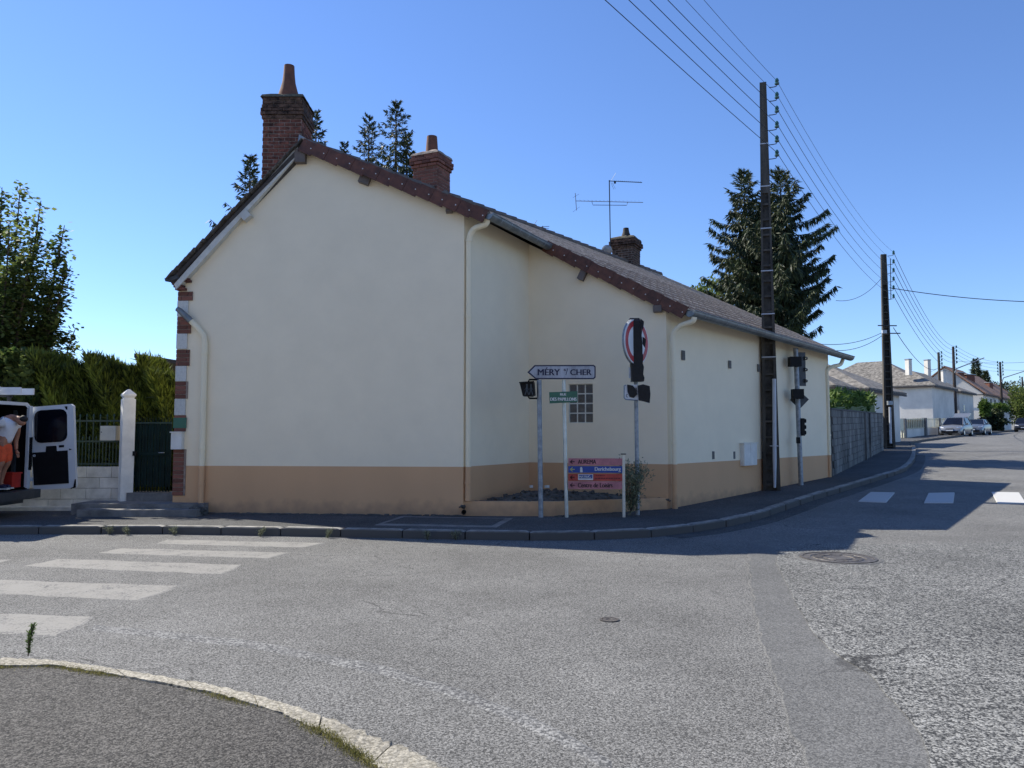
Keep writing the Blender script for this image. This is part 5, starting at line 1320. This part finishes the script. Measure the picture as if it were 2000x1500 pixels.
# door, hinged on the far jamb and opened square to the van side
DY = VY1+.03
def dq(x, y, o=0): return P(x, y, DY+o)
dl = [(60,800),(62,795),(138,789),(143,793),(148,948),(146,953),(70,957),(64,952)]
door = obj('rear_door', MB().prism([dq(x, y) for x, y in dl], (0, .07, 0)), M['vanw'], van, label='right rear door seen from inside with dark window and dark trim')
def rrect(x0, y0, x1, y1, r_, skew=0):
    pts = []
    for cx, cy, a0 in ((x1-r_, y0+r_, -90), (x1-r_, y1-r_, 0), (x0+r_, y1-r_, 90), (x0+r_, y0+r_, 180)):
        for k in range(4):
            a = radians(a0+k*30); px = cx+r_*cos(a); py = cy+r_*sin(a); pts.append((px+skew*(py-y0), py-.06*(px-x0)))
    return pts
obj('window_seal', MB().prism([dq(x, y, -.012) for x, y in rrect(64, 799.5, 133, 868.5, 15)], (0, .015, 0)), M['vanw'], door)
obj('window_glass', MB().prism([dq(x, y, -.02) for x, y in rrect(66.5, 802, 130.5, 866, 13, .01)], (0, .015, 0)), M['glassd'], door)
obj('trim_panel', MB().prism([dq(x, y, -.012) for x, y in ((62.5,884),(89,882.5),(90,871.5),(109.5,870.5),(110.5,881),(131.5,879.5),(134,944),(66,948))], (0, .015, 0)), M['vand'], door)
obj('latch', MB().prism([dq(x, y, -.01) for x, y in ((115,869.5),(124.5,869),(124.5,873.5),(115,874))], (0, .015, 0)), M['vand'], door)
obj('badge', MB().prism([dq(x, y, -.01) for x, y in ((135,876),(140,877.5),(135,879.5))], (0, .015, 0)), M['vand'], door)
obj('handle', MB().lathe(dq(67.5, 890, -.02), [(.022, 0), (.022, .02), (.012, .02), (.012, .0)], 12, cap=False, axis=Vector((0, -1, 0))), M['signwhite'], door)
obj('latch', MB().prism([dq(x, y, -.01) for x, y in ((126,794),(131,793.5),(131,800),(129,800))], (0, .015, 0)), M['vand'], door)
for y0 in (812, 880, 936): obj('hinge', MB().box(dq(59.5, y0, .0), (.06, .08, .07)), M['vanw'], door)
obj('corner_seal', MB().prism([dq(x, y, -.01) for x, y in ((146,936),(147.5,936),(147.5,952),(138,955),(138,953),(143,951))], (0, .015, 0)), M['black'], door)
# roof rack
for x in (VX-.35, VX-1.4, VX-2.4): obj('rack_foot', MB().box((x, VY1-.15, vzt+.05), (.05, .05, .14)).box((x, VY0+.15, vzt+.05), (.05, .05, .14)).box((x, (VY0+VY1)/2, vzt+.12), (.05, 1.7, .04)), M['darkgrey'], van)
ld = thing('ladder', Vector((VX-1.5, VY1-.3, vzt+.16)), 'white aluminium ladder strapped flat on the roof rack of the van', 'ladder')
for y in (VY1-.5, VY1-.12): obj('side_rail', MB().box((VX-1.45, y, vzt+.21), (3.1, .03, .12)), M['signwhite'], ld)
for k in range(10): obj('rung', MB().tube([(VX-2.9+k*.3, VY1-.5, vzt+.19), (VX-2.9+k*.3, VY1-.12, vzt+.19)], .015, 6), M['alu'], ld)
bx_ = thing('roof_cases', P(20, 772, VY1-.25), 'two long white boxes with dark blue end straps lying on the van roof rack', 'boxes')
for k, (y0, z0) in enumerate(((VY1-.7, vzt+.19), (VY1-.7, vzt+.25))):
    for x0_, x1_ in ((VX-1.4, VX-.42), (VX-.40, VX-.22)) if k else ((VX-1.5, VX-.35),):
        obj('case', MB().box(((x0_+x1_)/2, y0, z0), (x1_-x0_, .22, .055)), M['signwhite'], bx_)
    obj('strap', MB().box((VX-.52-.2*k, y0, z0), (.05, .23, .06)), M['navy'], bx_); obj('strap', MB().box((VX-1.1, y0, z0), (.04, .23, .06)), M['navy'], bx_)
cr = thing('crate', Vector((VX-.12, VY1-.32, vz0)), 'red plastic crate on the van floor behind the man', 'crate')
obj('body', MB().box((VX-.17, VY1-.30, vz0+.14), (.24, .26, .26)), M['crate'], cr); obj('rim', MB().box((VX-.17, VY1-.30, vz0+.275), (.27, .29, .03)), M['crate'], cr)

# ================================================================ PERSON (skin modifier body, clothes as children)
def skin(name, joints, edges, mt, parent, sub=2, smooth=True):
    og = org(parent); me = bpy.data.meshes.new(name)
    me.from_pydata([tuple(Vector(j[0])-og) for j in joints], edges, []); o = bpy.data.objects.new(name, me); COL.objects.link(o)
    md = o.modifiers.new('s', 'SKIN'); md.use_smooth_shade = True
    for i, j in enumerate(joints):
        rr_ = j[1]; rr_ = rr_ if isinstance(rr_, tuple) else (rr_, rr_); me.skin_vertices[0].data[i].radius = rr_
    me.skin_vertices[0].data[0].use_root = True
    s2 = o.modifiers.new('d', 'SUBSURF'); s2.levels = sub; s2.render_levels = sub
    dg = bpy.context.evaluated_depsgraph_get(); m2 = bpy.data.meshes.new_from_object(o.evaluated_get(dg)); bpy.data.objects.remove(o)
    m2.materials.clear(); m2.materials.append(mt); m2.polygons.foreach_set('use_smooth', [True]*len(m2.polygons))
    q = bpy.data.objects.new(name, m2); COL.objects.link(q); q.parent = parent; ORG[q.name] = og; return q
pz = vz0+.01; QY = 13.95; QX = -9.22
def q_(dx, dy, dz): return Vector((QX+dx, QY+dy, pz+dz))
person = thing('person', q_(0, 0, 0), 'man in white t-shirt and orange shorts bending into the back of the van', 'person')
J = [(q_(-.02, 0, .83), (.125, .14)), (q_(.03, 0, 1.02), (.12, .145)), (q_(.09, 0, 1.18), (.115, .16)), (q_(.16, 0, 1.27), (.085, .12)), (q_(.22, -.01, 1.28), .055), (q_(.28, -.02, 1.26), .075), (q_(.34, -.02, 1.22), (.088, .078)), (q_(.38, -.02, 1.15), .055),
     (q_(0, -.10, .78), .10), (q_(.06, -.11, .46), .062), (q_(.02, -.11, .40), .058), (q_(-.01, -.11, .22), .055), (q_(-.01, -.11, .08), .036), (q_(.10, -.11, .03), .032),
     (q_(-.02, .10, .78), .10), (q_(.03, .11, .46), .062), (q_(-.03, .11, .38), .056), (q_(-.08, .11, .20), .054), (q_(-.08, .11, .08), .036), (q_(.03, .11, .03), .032),
     (q_(.10, -.18, 1.22), .062), (q_(.0, -.24, 1.12), .048), (q_(-.10, -.25, 1.04), .040), (q_(-.02, -.24, .94), .034), (q_(.06, -.22, .88), .024),
     (q_(.14, .18, 1.20), .062), (q_(.10, .24, .98), .046), (q_(.08, .24, .86), .040), (q_(.10, .22, .76), .034), (q_(.12, .20, .70), .024)]
E = [(0,1),(1,2),(2,3),(3,4),(4,5),(5,6),(6,7),(0,8),(8,9),(9,10),(10,11),(11,12),(12,13),(0,14),(14,15),(15,16),(16,17),(17,18),(18,19),(2,20),(20,21),(21,22),(22,23),(23,24),(2,25),(25,26),(26,27),(27,28),(28,29)]
skin('body', J, E, M['skin'], person)
skin('t_shirt', [(q_(-.03, 0, .80), (.165, .175)), (q_(.03, 0, 1.02), (.145, .168)), (q_(.09, 0, 1.18), (.14, .18)), (q_(.155, 0, 1.265), (.10, .13)), (q_(.10, -.18, 1.22), .078), (q_(.03, -.235, 1.14), .075), (q_(.14, .18, 1.20), .078), (q_(.12, .22, 1.09), .075)],
     [(0,1),(1,2),(2,3),(2,4),(4,5),(2,6),(6,7)], M['shirt'], person)
skin('shorts', [(q_(-.02, 0, .88), (.145, .155)), (q_(-.02, 0, .76), (.155, .17)), (q_(0, -.10, .66), .122), (q_(.04, -.115, .43), .118), (q_(-.02, .10, .66), .122), (q_(.0, .115, .43), .118)], [(0,1),(1,2),(2,3),(1,4),(4,5)], M['orange'], person)
skin('hair', [(q_(.31, -.02, 1.29), .07), (q_(.375, -.02, 1.265), (.085, .08)), (q_(.41, -.02, 1.21), .06)], [(0,1),(1,2)], M['hair'], person)
for s, dx in ((-1, 0), (1, -.07)):
    sh = skin('shoe', [(q_(-.03+dx, .11*s, .05), .045), (q_(.06+dx, .11*s, .045), .045), (q_(.17+dx, .11*s, .035), .036)], [(0,1),(1,2)], M['navy'], person)
    obj('sole', MB().box(q_(.07+dx, .11*s, .012), (.27, .085, .024)), M['sole'], sh)
for hx, hy, hz, d in ((.06, -.22, .88, Vector((.7, 0, -.7))), (.12, .20, .70, Vector((.3, 0, -.9)))):
    b = q_(hx, hy, hz); d.normalize(); sv = Vector((0, 1, 0))
    jo = [(b, .022), (b+d*.05, (.014, .034)), (b+d*.08, (.013, .034))]; ed = [(0,1),(1,2)]
    skin('hand', jo, ed, M['skin'], person, 1)
    for k, (off, ln_) in enumerate(((-.03, .06), (-.01, .075), (.01, .07), (.028, .055))):
        f0 = b+d*.075+sv*off; skin('finger', [(f0, .009), (f0+d*ln_*.5+Vector((.005, 0, -.004)), .008), (f0+d*ln_*.8+Vector((0, 0, -.02)), .007)], [(0,1),(1,2)], M['skin'], person, 1)
    f0 = b+d*.02+sv*.03; skin('thumb', [(f0, .011), (f0+d*.03+sv*.02, .010), (f0+d*.055+sv*.022, .008)], [(0,1),(1,2)], M['skin'], person, 1)

# ================================================================ FAR HOUSES
def far_house(px, Y, lL, lR, eave_y, rise, label, wallm='farwall', roofm='slate', gable=False, chim=(), wins=(), ang=None, group='pale houses along the far street', ov=.35):
    """near corner at pixel column px and depth Y; lL runs away to the left, lR along the street"""
    c = XY(px, Y); a = DV if ang is None else Vector((sin(ang), cos(ang), 0)); l = Vector((-a.y, a.x, 0)); g = gz(c.x, c.y)-.6
    ze = CH+(848-eave_y)/1500*Y
    A, B, C_, D_ = c, c+a*lR, c+a*lR+l*lL, c+l*lL
    h = thing('house', wz(c, g), label, 'house', group)
    mb = MB().hexa([wz(p, g) for p in (A, B, C_, D_)], [wz(p, ze) for p in (A, B, C_, D_)])
    if gable:      # gable facing the camera (ridge along the street)
        m0 = wz((A+D_)/2, ze+rise); m1 = wz((B+C_)/2, ze+rise)
        mb.poly([wz(A, ze), m0, wz(D_, ze)]); mb.poly([wz(B, ze), wz(C_, ze), m1])
    w_ = obj('wall', mb, M[wallm], h)
    q = [wz(A-a*ov-l*ov, ze-.12), wz(B+a*ov-l*ov, ze-.12), wz(C_+a*ov+l*ov, ze-.12), wz(D_-a*ov+l*ov, ze-.12)]
    rb = MB()
    if gable:
        n0 = wz((A+D_)/2-a*ov, ze+rise+.06); n1 = wz((B+C_)/2+a*ov, ze+rise+.06)
        for s in ((q[0], q[1], n1, n0), (q[3], n0, n1, q[2])): rb.prism(list(s), (0, 0, .14))
    else:
        m = min(lL, lR)/2
        if lL > lR: n0 = wz((A+B)/2+l*m, ze+rise); n1 = wz((D_+C_)/2-l*m, ze+rise)
        else: n0 = wz((A+D_)/2+a*m, ze+rise); n1 = wz((B+C_)/2-a*m, ze+rise)
        up = Vector((0, 0, .10)); qq = [p+up for p in q]
        rb.poly(q[::-1])
        for i in range(4): rb.poly([q[i], q[(i+1) % 4], qq[(i+1) % 4], qq[i]])
        if lL > lR: rb.poly([qq[0], qq[1], n0]); rb.poly([qq[1], qq[2], n1, n0]); rb.poly([qq[2], qq[3], n1]); rb.poly([qq[3], qq[0], n0, n1])
        else: rb.poly([qq[3], qq[0], n0]); rb.poly([qq[0], qq[1], n1, n0]); rb.poly([qq[1], qq[2], n1]); rb.poly([qq[2], qq[3], n0, n1])
    rf = obj('roof', rb, M[roofm], h)
    obj('fascia', MB().prism([q[3]-UP*.02, q[0]-UP*.02, q[0]-UP*.14, q[3]-UP*.14], a*.05).prism([q[0]-UP*.02, q[1]-UP*.02, q[1]-UP*.14, q[0]-UP*.14], l*.05), M['slated'], h)
    for (x, y0, y1, Yc, w, mt) in chim:
        p0 = P(x, y0, Yc); p1 = P(x, y1, Yc); ch_ = obj('chimney', MB().box(((p0.x), Yc, (p0.z+p1.z)/2), (w, w, p0.z-p1.z), .4), M[mt], rf)
        obj('cap', MB().box((p0.x, Yc, p0.z+.05), (w*1.15, w*1.15, .1), .4), M['galv'], ch_)
    for (side, u, z0, z1, wd_) in wins:      # side 'L' on the left-running face, 'R' on the street face
        d = l if side == 'L' else a; nn = -a if side == 'L' else -l; o = c+d*u
        zc_ = ze-z0; f = obj('window', MB().box((o+nn*.02).to_tuple()[:2]+(zc_-(z1-z0)/2,), (wd_, .08, z1-z0), atan2(d.y, d.x)), M['signwhite'], h)
        obj('pane', MB().box((o+nn*.06).to_tuple()[:2]+(zc_-(z1-z0)/2,), (wd_-.14, .02, z1-z0-.14), atan2(d.y, d.x)), M['glassd'], f)
    return h, a, l, c, ze
far_house(1690, 43, 9, 7, 757, 1.9, 'pale house with grey hipped roof right behind the grey block wall', wins=(('R', 1.3, .55, 1.5, .8), ('R', 4.6, .55, 1.7, 1.0), ('L', 1.6, .9, 1.9, .8)))
far_house(1624, 39, 2.5, 3, 752, .9, 'tan outbuilding with small grey roof at the end of the cream house', wallm='farwall2')
far_house(1822, 71, 4.2, 9, 751, 1.5, 'white house wing with two tall pale chimneys behind the railing wall', chim=((1774, 703, 733, 72.5, .42, 'farwall'),), wins=(('L', .6, 3.2, 4.2, .3), ('L', 3.6, .6, .9, .3)))
far_house(1800, 79, 12, 9, 752, 3.1, 'large house roof rising behind the white wing', chim=((1811, 704, 742, 80, .45, 'farwall'),))
far_house(1874, 88, 5.0, 8, 763, 1.4, 'smaller white house behind the tall thin pole', chim=((1841, 725, 752, 91, .45, 'farwall'),), wins=(('R', 2.2, 1.5, 2.4, .6),))
for k, (px, Y, ev, rs_, lab, ch) in enumerate([(1921, 99, 768, 3.6, 'first gabled terrace house with orange tiled roof', ((1868, 729, 745, 103, 1.3, 'brick'), (1885, 733, 748, 104, 1.6, 'brick'))),
        (1950, 113, 775, 3.6, 'second gabled terrace house with orange tiled roof', ((1931, 748, 760, 118, .8, 'brick'),)), (1983, 128, 786, 3.6, 'third gabled terrace house with orange tiled roof, left of the garden tree', ((1985, 765, 775, 132, .9, 'brick'),))]):
    far_house(px, Y, 8.5, 11, ev, rs_, lab, roofm='terra', gable=True, chim=ch, wins=(('R', 2, .5, 1.6, 1), ('R', 5, .5, 1.6, 1), ('R', 8, .5, 1.6, 1)))
# hidden garden roof behind the hedge on the left
hr = thing('garage', XY(310, 24), 'dark tiled roof just visible above the conifer hedge', 'garage')
a = P(262, 690, 24); b = P(350, 704, 24)
obj('roof', MB().prism([a, b, b+Vector((.5, 3, -1.2)), a+Vector((-.3, 3, -1.2))], (0, 0, -.12)), M['slated'], hr)
obj('wall', MB().box(((a.x+b.x)/2, 25.6, 1.2), (1.6, 2.4, 2.6)), M['farwall2'], hr)
# low wall with pale railing
fa = XY(1764, 56); fb = XY(1846, 68)
lw = thing('railing_wall', wz(fa, 1.3), 'low grey wall with pale railing panels in front of the white houses', 'wall')
dF = (fb-fa); LF = dF.length; dF.normalize(); aF = atan2(dF.y, dF.x)
def fz(u): p = fa+dF*(LF*u); return gz(p.x, p.y)+.12
obj('base_wall', MB().hexa([wz(fa, fz(0)-.4), wz(fb, fz(1)-.4), wz(fb+Vector((-.15, .12, 0)), fz(1)-.4), wz(fa+Vector((-.15, .12, 0)), fz(0)-.4)], [wz(fa, fz(0)+.62), wz(fb, fz(1)+.62), wz(fb+Vector((-.15, .12, 0)), fz(1)+.62), wz(fa+Vector((-.15, .12, 0)), fz(0)+.62)]), M['farwall'], lw)
for u in (0, .45, .8, 1):
    p = fa+dF*(LF*u); obj('pier', MB().box((p.x, p.y, fz(u)+.65), (.5, .3, 1.5), aF), M['concrete'], lw)
for u in np.linspace(.03, .97, 26):
    p = fa+dF*(LF*u)+Vector((.02, -.05, 0)); obj('railing_bar', MB().box((p.x, p.y, fz(u)+1.0), (.07, .05, .75), aF), M['weldmesh'], lw)
for zo in (.66, 1.34): obj('rail', MB().tube([wz(fa, fz(0)+zo), wz(fb, fz(1)+zo)], .035, 5), M['weldmesh'], lw)
obj('reed_screen', MB().hexa([wz(fa+dF*.5-Vector((.1, -.1, 0)), fz(0)+.64), wz(fa+dF*LF*.44-Vector((.1, -.1, 0)), fz(.44)+.64), wz(fa+dF*LF*.44-Vector((.16, -.14, 0)), fz(.44)+.64), wz(fa+dF*.5-Vector((.16, -.14, 0)), fz(0)+.64)],
    [wz(fa+dF*.5-Vector((.1, -.1, 0)), fz(0)+1.38), wz(fa+dF*LF*.44-Vector((.1, -.1, 0)), fz(.44)+1.38), wz(fa+dF*LF*.44-Vector((.16, -.14, 0)), fz(.44)+1.38), wz(fa+dF*.5-Vector((.16, -.14, 0)), fz(0)+1.38)]), M['plank'], lw)
gwt = thing('white_gate', XY(1752, 55), 'pale garden gate between the second pole and the railing wall', 'gate')
p = XY(1752, 55.5); obj('panel', MB().box((p.x, p.y, fz(0)+.95), (.95, .06, .85), .2), M['weldmesh'], gwt)
for k in range(6): obj('bar', MB().box((p.x-.42+k*.17, p.y, fz(0)+.28), (.05, .05, .55), .2), M['weldmesh'], gwt)
# garden vegetation on the right
def bush(name, px, py0, py1, Y, w_, mt, label, cat, n, seed, L=(.2, .45), group=None, trunk=True):
    r = np.random.default_rng(seed); c = XY(px, Y); zt2 = P(px, py0, Y).z; zb_ = P(px, py1, Y).z
    root = thing(name, wz(c, zb_), label, cat, group)
    d = nrm(r.normal(0, 1, (n, 3))); rad = r.random(n)**.4
    lump = 1+.22*np.sin(d[:, 0]*5+seed)+.18*np.sin(d[:, 2]*7+seed*2)+.12*np.sin(d[:, 1]*9)
    hh = (zt2-zb_)/2; Q = np.stack([c.x+d[:, 0]*rad*w_*lump/2, c.y+d[:, 1]*rad*w_*lump/2, (zt2+zb_)/2+d[:, 2]*rad*hh*lump], 1)
    Q[:, 2] = np.maximum(Q[:, 2], zb_)
    D = nrm(d*.6+r.normal(0, .6, (n, 3))+np.array([0, 0, .3])); Wd2 = nrm(np.cross(D, nrm(r.normal(0, 1, D.shape))))
    V, Fc = kites(Q, D, Wd2, r.uniform(*L, n), r.uniform(*L, n)*.5); quads_obj('crown', V, Fc, M[mt], root)
    obj('trunk', MB().tube([wz(c, zb_-.3), wz(c, zb_+hh)], [.12, .05], 6), M['bark'], root)
bush('garden_tree', 1378, 549, 660, 38, 3.4, 'maple', 'green leafy treetop peeping over the tiled roof left of the big spruces', 'tree', 5000, 6, L=(.12, .28))
bush('shrub', 1938, 806, 842, 88, 2.7, 'spruce', 'dark rounded shrub behind the parked cars', 'shrub', 5000, 1)
bush('shrub', 1952, 790, 806, 92, 1.7, 'bushg', 'yellow green shrub on top of the dark one', 'shrub', 1600, 2)
bush('young_tree', 1923, 782, 812, 84, .9, 'bushg', 'bright yellow green young tree in front of the terrace houses', 'tree', 1400, 3)
bush('garden_tree', 1998, 760, 826, 112, 3.8, 'maple', 'round green garden tree at the right edge behind the dark car', 'tree', 6000, 4)
bush('shrub', 1962, 745, 778, 140, 7, 'spruce', 'distant dark treetop between the far poles', 'tree', 2500, 5)
b = XY(1909, 135); spruce(b.x, b.y, 2.2, P(0, 702, 135).z-2.2, 3.6, 'distant conifer standing behind the terrace roofs', 'distant conifers', seed=41, dens=.8, twig=1.0, skirt=3.5, droop=.3)
b = XY(1928, 132); spruce(b.x, b.y, 2.2, P(0, 726, 132).z-2.2, 2.6, 'lower distant conifer right of the taller one', 'distant conifers', seed=42, dens=.8, twig=.9, skirt=3.5, droop=.3)

def unseen_house(x0, x1, y, h, label):  # added out of view, so sunlit fronts bounce light onto the shaded walls
    t = thing('house', ((x0+x1)/2, y, 0), label, 'house', 'unseen houses added for bounced light')
    obj('wall', MB().box(((x0+x1)/2, y-4, h/2), (x1-x0, 8, h)), M['farwall'], t)
    obj('roof', MB().prism([(x0-.3, y+.4, h-.1), (x0-.3, y-4, h+3), (x0-.3, y-8.4, h-.1)], (x1-x0+.6, 0, 0)), M['slate'], t)
    n = int((x1-x0)/2.6)
    for k in range(n):
        for z in (1.5, 4.3):
            xx = x0+(k+.5)*(x1-x0)/n; f = obj('window', MB().box((xx, y+.02, z), (1.0, .08, 1.4)), M['signwhite'], t); obj('pane', MB().box((xx, y+.07, z), (.8, .02, 1.2)), M['glassd'], f)
unseen_house(-24, -7, -5.5, 6.2, 'unseen pale two storey house added for bounced light, on the left')
unseen_house(-5, 12, -7.5, 6.8, 'unseen pale two storey house added for bounced light, facing the gable wall')
# ================================================================ CARS
def car(px, py, Y, head, mt, label, kind='hatch', hatch=False, L=4.1, Wc=1.72, Hc=1.5):
    c = XY(px, Y); c.z = gz(c.x, c.y); t = thing('car', c, label, 'car')
    f = Vector((cos(head), sin(head), 0)); s = Vector((-f.y, f.x, 0))      # f: forward
    def T_(x, y, z): return c+f*x+s*y+UP*z
    # body loft along length: (x, halfwidth, zlow, zbelt)
    st_ = [(L/2, .62, .28, .52), (L/2-.06, .78, .22, .62), (L/2-.35, .84, .2, .74), (L/2-1.05, .86, .2, .92), (0, .87, .2, .96), (-L/2+.9, .87, .2, .98), (-L/2+.2, .83, .22, .95), (-L/2, .72, .3, .85)]
    def sec(x, hw, zl, zb): 
        hw *= Wc/1.74
        return [T_(x, -hw*.92, zl), T_(x, -hw, zl+.15), T_(x, -hw, zb-.22), T_(x, -hw*.95, zb-.06), T_(x, -hw*.80, zb), T_(x, 0, zb+.035), T_(x, hw*.80, zb), T_(x, hw*.95, zb-.06), T_(x, hw, zb-.22), T_(x, hw, zl+.15), T_(x, hw*.92, zl)]
    mb = MB(); R_ = [sec(*q) for q in st_]; vs = [p for r_ in R_ for p in r_]; m = 11
    mb.add(vs, [(i*m+j, i*m+(j+1) % m, (i+1)*m+(j+1) % m, (i+1)*m+j) for i in range(len(R_)-1) for j in range(m)]+[tuple(range(m-1, -1, -1)), tuple((len(R_)-1)*m+j for j in range(m))])
    body = obj('body', mb, M[mt], t, smooth=True)
    xf, xr_, xe = (L/2-1.0, -L/2+.55, -L/2+.12) if kind != 'sedan' else (L/2-1.25, -L/2+1.1, -L/2+.75)
    zb = .93; base_ = [(xf, -.76), (xf, .76), (xe, .74), (xe, -.74)]; topp = [(xf-.85, -.58), (xf-.85, .58), (xr_, .57), (xr_, -.57)]
    k_ = Wc/1.74
    B4 = [T_(x, y*k_, zb) for x, y in base_]; T4 = [T_(x, y*k_, Hc-.05) for x, y in topp]
    obj('windows', MB().hexa(B4, T4), M['glassd'], t)
    T5 = [T_(x, y*k_*1.02, Hc-.06) for x, y in topp]; T6 = [T_(x*.97, y*k_*.8, Hc) for x, y in topp]
    obj('roof', MB().hexa(T5, T6), M[mt], t)
    for i in range(4): obj('pillar', MB().tube([B4[i], T5[i]], .04, 5), M[mt], t)
    for sg_ in (-1, 1): obj('pillar', MB().tube([T_(.0, sg_*.76*k_, zb), T_(-.05, sg_*.585*k_, Hc-.05)], .035, 5), M[mt], t)
    for sg_ in (-1, 1):
        obj('headlight', MB().hexa([T_(L/2-.10, sg_*.46, .60), T_(L/2-.34, sg_*.80, .62), T_(L/2-.62, sg_*.78, .66), T_(L/2-.45, sg_*.5, .64)], [T_(L/2-.13, sg_*.46, .70), T_(L/2-.36, sg_*.81, .78), T_(L/2-.66, sg_*.78, .80), T_(L/2-.5, sg_*.5, .76)]), M['lamp'], t)
        obj('mirror', MB().box(T_(xf-.35, sg_*.96*k_, 1.0), (.12, .18, .13), head), M[mt], t)
        for x in (L/2-.80, -L/2+.78):
            w_ = obj('wheel', MB().lathe(T_(x, sg_*.78*k_-sg_*.1, .31), [(.18, 0), (.29, 0), (.31, .03), (.31, .15), (.29, .19), (.18, .2)], 18, axis=s*sg_), M['rubber'], t, smooth=True)
            obj('rim', MB().lathe(T_(x, sg_*(.78*k_+.105), .31), [(.19, 0), (.17, .01), (.05, -.02), (.001, -.02)], 14, axis=s*sg_), M['chrome'], w_)
    obj('grille', MB().box(T_(L/2-.01, 0, .36), (.05, 1.15, .16), head), M['black'], t)
    obj('grille', MB().box(T_(L/2-.0, 0, .585), (.06, .55, .06), head), M['black'], t)
    obj('number_plate', MB().box(T_(L/2+.03, 0, .48), (.02, .5, .1), head), M['signwhite'], t)
    if hatch:
        a_ = T_(xr_, 0, Hc); obj('tailgate', MB().hexa([T_(xr_, -.55, Hc-.02), T_(xr_, .55, Hc-.02), T_(xr_-.95, .6, Hc+.28), T_(xr_-.95, -.6, Hc+.28)], [T_(xr_, -.55, Hc+.05), T_(xr_, .55, Hc+.05), T_(xr_-.95, .6, Hc+.38), T_(xr_-.95, -.6, Hc+.38)]), M[mt], t)
    return t
HD = atan2(-DV.y, -DV.x)
car(1866, 0, 63, HD+radians(-2), 'car1', 'silver hatchback parked at the kerb with its tailgate raised', hatch=True, Hc=1.55)
car(1906, 0, 68, HD, 'car2', 'blue grey saloon parked behind the silver hatchback', 'sedan', L=4.4, Hc=1.4)
car(2000, 0, 86, HD+radians(4), 'car3', 'dark car coming down the road at the right edge', Hc=1.58, Wc=1.82)
# ================================================================ WEEDS
def weed(px, py, Y, h, w_, n, mt, label, name='weed', lean=0, seed=1, leafL=(.03, .07), dz=.12, stems=6, cat='plant', spread=1.0):
    r = np.random.default_rng(seed); b = P(px, py, Y); root = thing(name, b, label, cat); mb = MB(); Ps = []; Ds = []
    for k in range(stems):
        an_ = r.uniform(0, 2*pi); e = b+Vector((cos(an_)*w_*r.uniform(.2, .6)+lean, sin(an_)*w_*.3, h*r.uniform(.6, 1.0))); m_ = b.lerp(e, .55)+Vector((-lean*.1, 0, h*.08))
        pts = curve([b, m_, e], 4); mb.tube(pts, .004, 3, cap=False); arr = np.array([tuple(p) for p in pts]); m = n//stems
        t = r.uniform(.12, 1, m); Ps.append(np.stack([np.interp(t, np.linspace(0, 1, len(arr)), arr[:, j]) for j in range(3)], 1)+r.normal(0, .02*w_/.3*spread, (m, 3)))
        Ds.append(np.stack([r.normal(0, .7, m), r.normal(0, .7, m), r.normal(.6, .4, m)], 1))
    P0 = np.concatenate(Ps); D = nrm(np.concatenate(Ds)); W = nrm(np.cross(D, nrm(r.normal(0, 1, D.shape))))
    V, Fc = kites(P0, D, W, r.uniform(*leafL, len(P0)), r.uniform(*leafL, len(P0))*.3); quads_obj('leaves', V, Fc, M[mt], root); obj('stems', mb, M['bark'], root)
weed(1232, 1002, 14.25, .98, .62, 2000, 'dryg', 'tall grey green bushy weed growing around the foot of the round sign post', 'weed_bush', seed=2, stems=26, leafL=(.04, .09), spread=1.4)
g_ = G(55, 1280, .05); weed(55, 1282, g_.y, .24, .07, 420, 'bushg', 'single upright weed growing at the edge of the near kerb', seed=3, stems=5, leafL=(.012, .03), spread=.8)
for px, py, s_ in ((508, 1046, 3), (640, 1049, 4), (835, 1053, 5), (890, 1053, 6), (215, 1042, 7), (250, 1043, 8), (340, 1043, 9)):
    q = G(px, py+2, 0); 
    lab = {508: 'left', 640: 'mid', 835: '', 890: '', 215: '', 250: '', 340: ''}
    weed(px, py+2, q.y, .15, .22, 260, 'dryg', 'dry weed against the kerb, %s' % {508: 'left of the gable wall middle', 640: 'at the far end of the crossing', 835: 'before the framed access cover', 890: 'the thick green one near the drain outlet', 215: 'the leftmost one below the gate pillar', 250: 'below the white gate pillar', 340: 'below the house corner'}[px], seed=s_, stems=5, leafL=(.015, .035))
# dry grass along the island joint
r = np.random.default_rng(77); n = 16000; f = r.random(n)**1.0; arr = np.array([tuple(p) for p in fi]); idx = (f*(len(arr)-1)).astype(int)
pos = arr[idx]+np.stack([r.normal(0, .024, n), r.normal(0, .024, n), np.zeros(n)], 1); keep = (np.sin(idx*.35)+np.sin(idx*.11+1)+r.normal(0, .5, n)) > .1; pos = pos[keep]; n = len(pos); pos[:, 2] = .046
D = nrm(np.stack([r.normal(0, .5, n), r.normal(0, .5, n), np.ones(n)], 1)); W = nrm(np.cross(D, nrm(r.normal(0, 1, D.shape))))
V, Fc = kites(pos, D, W, r.uniform(.006, .028, n), r.uniform(.002, .005, n)); gr = quads_obj('grass', V, Fc, M['grass'], None, kind='stuff', label='dry yellow grass and moss in the joint of the near kerb', category='grass')
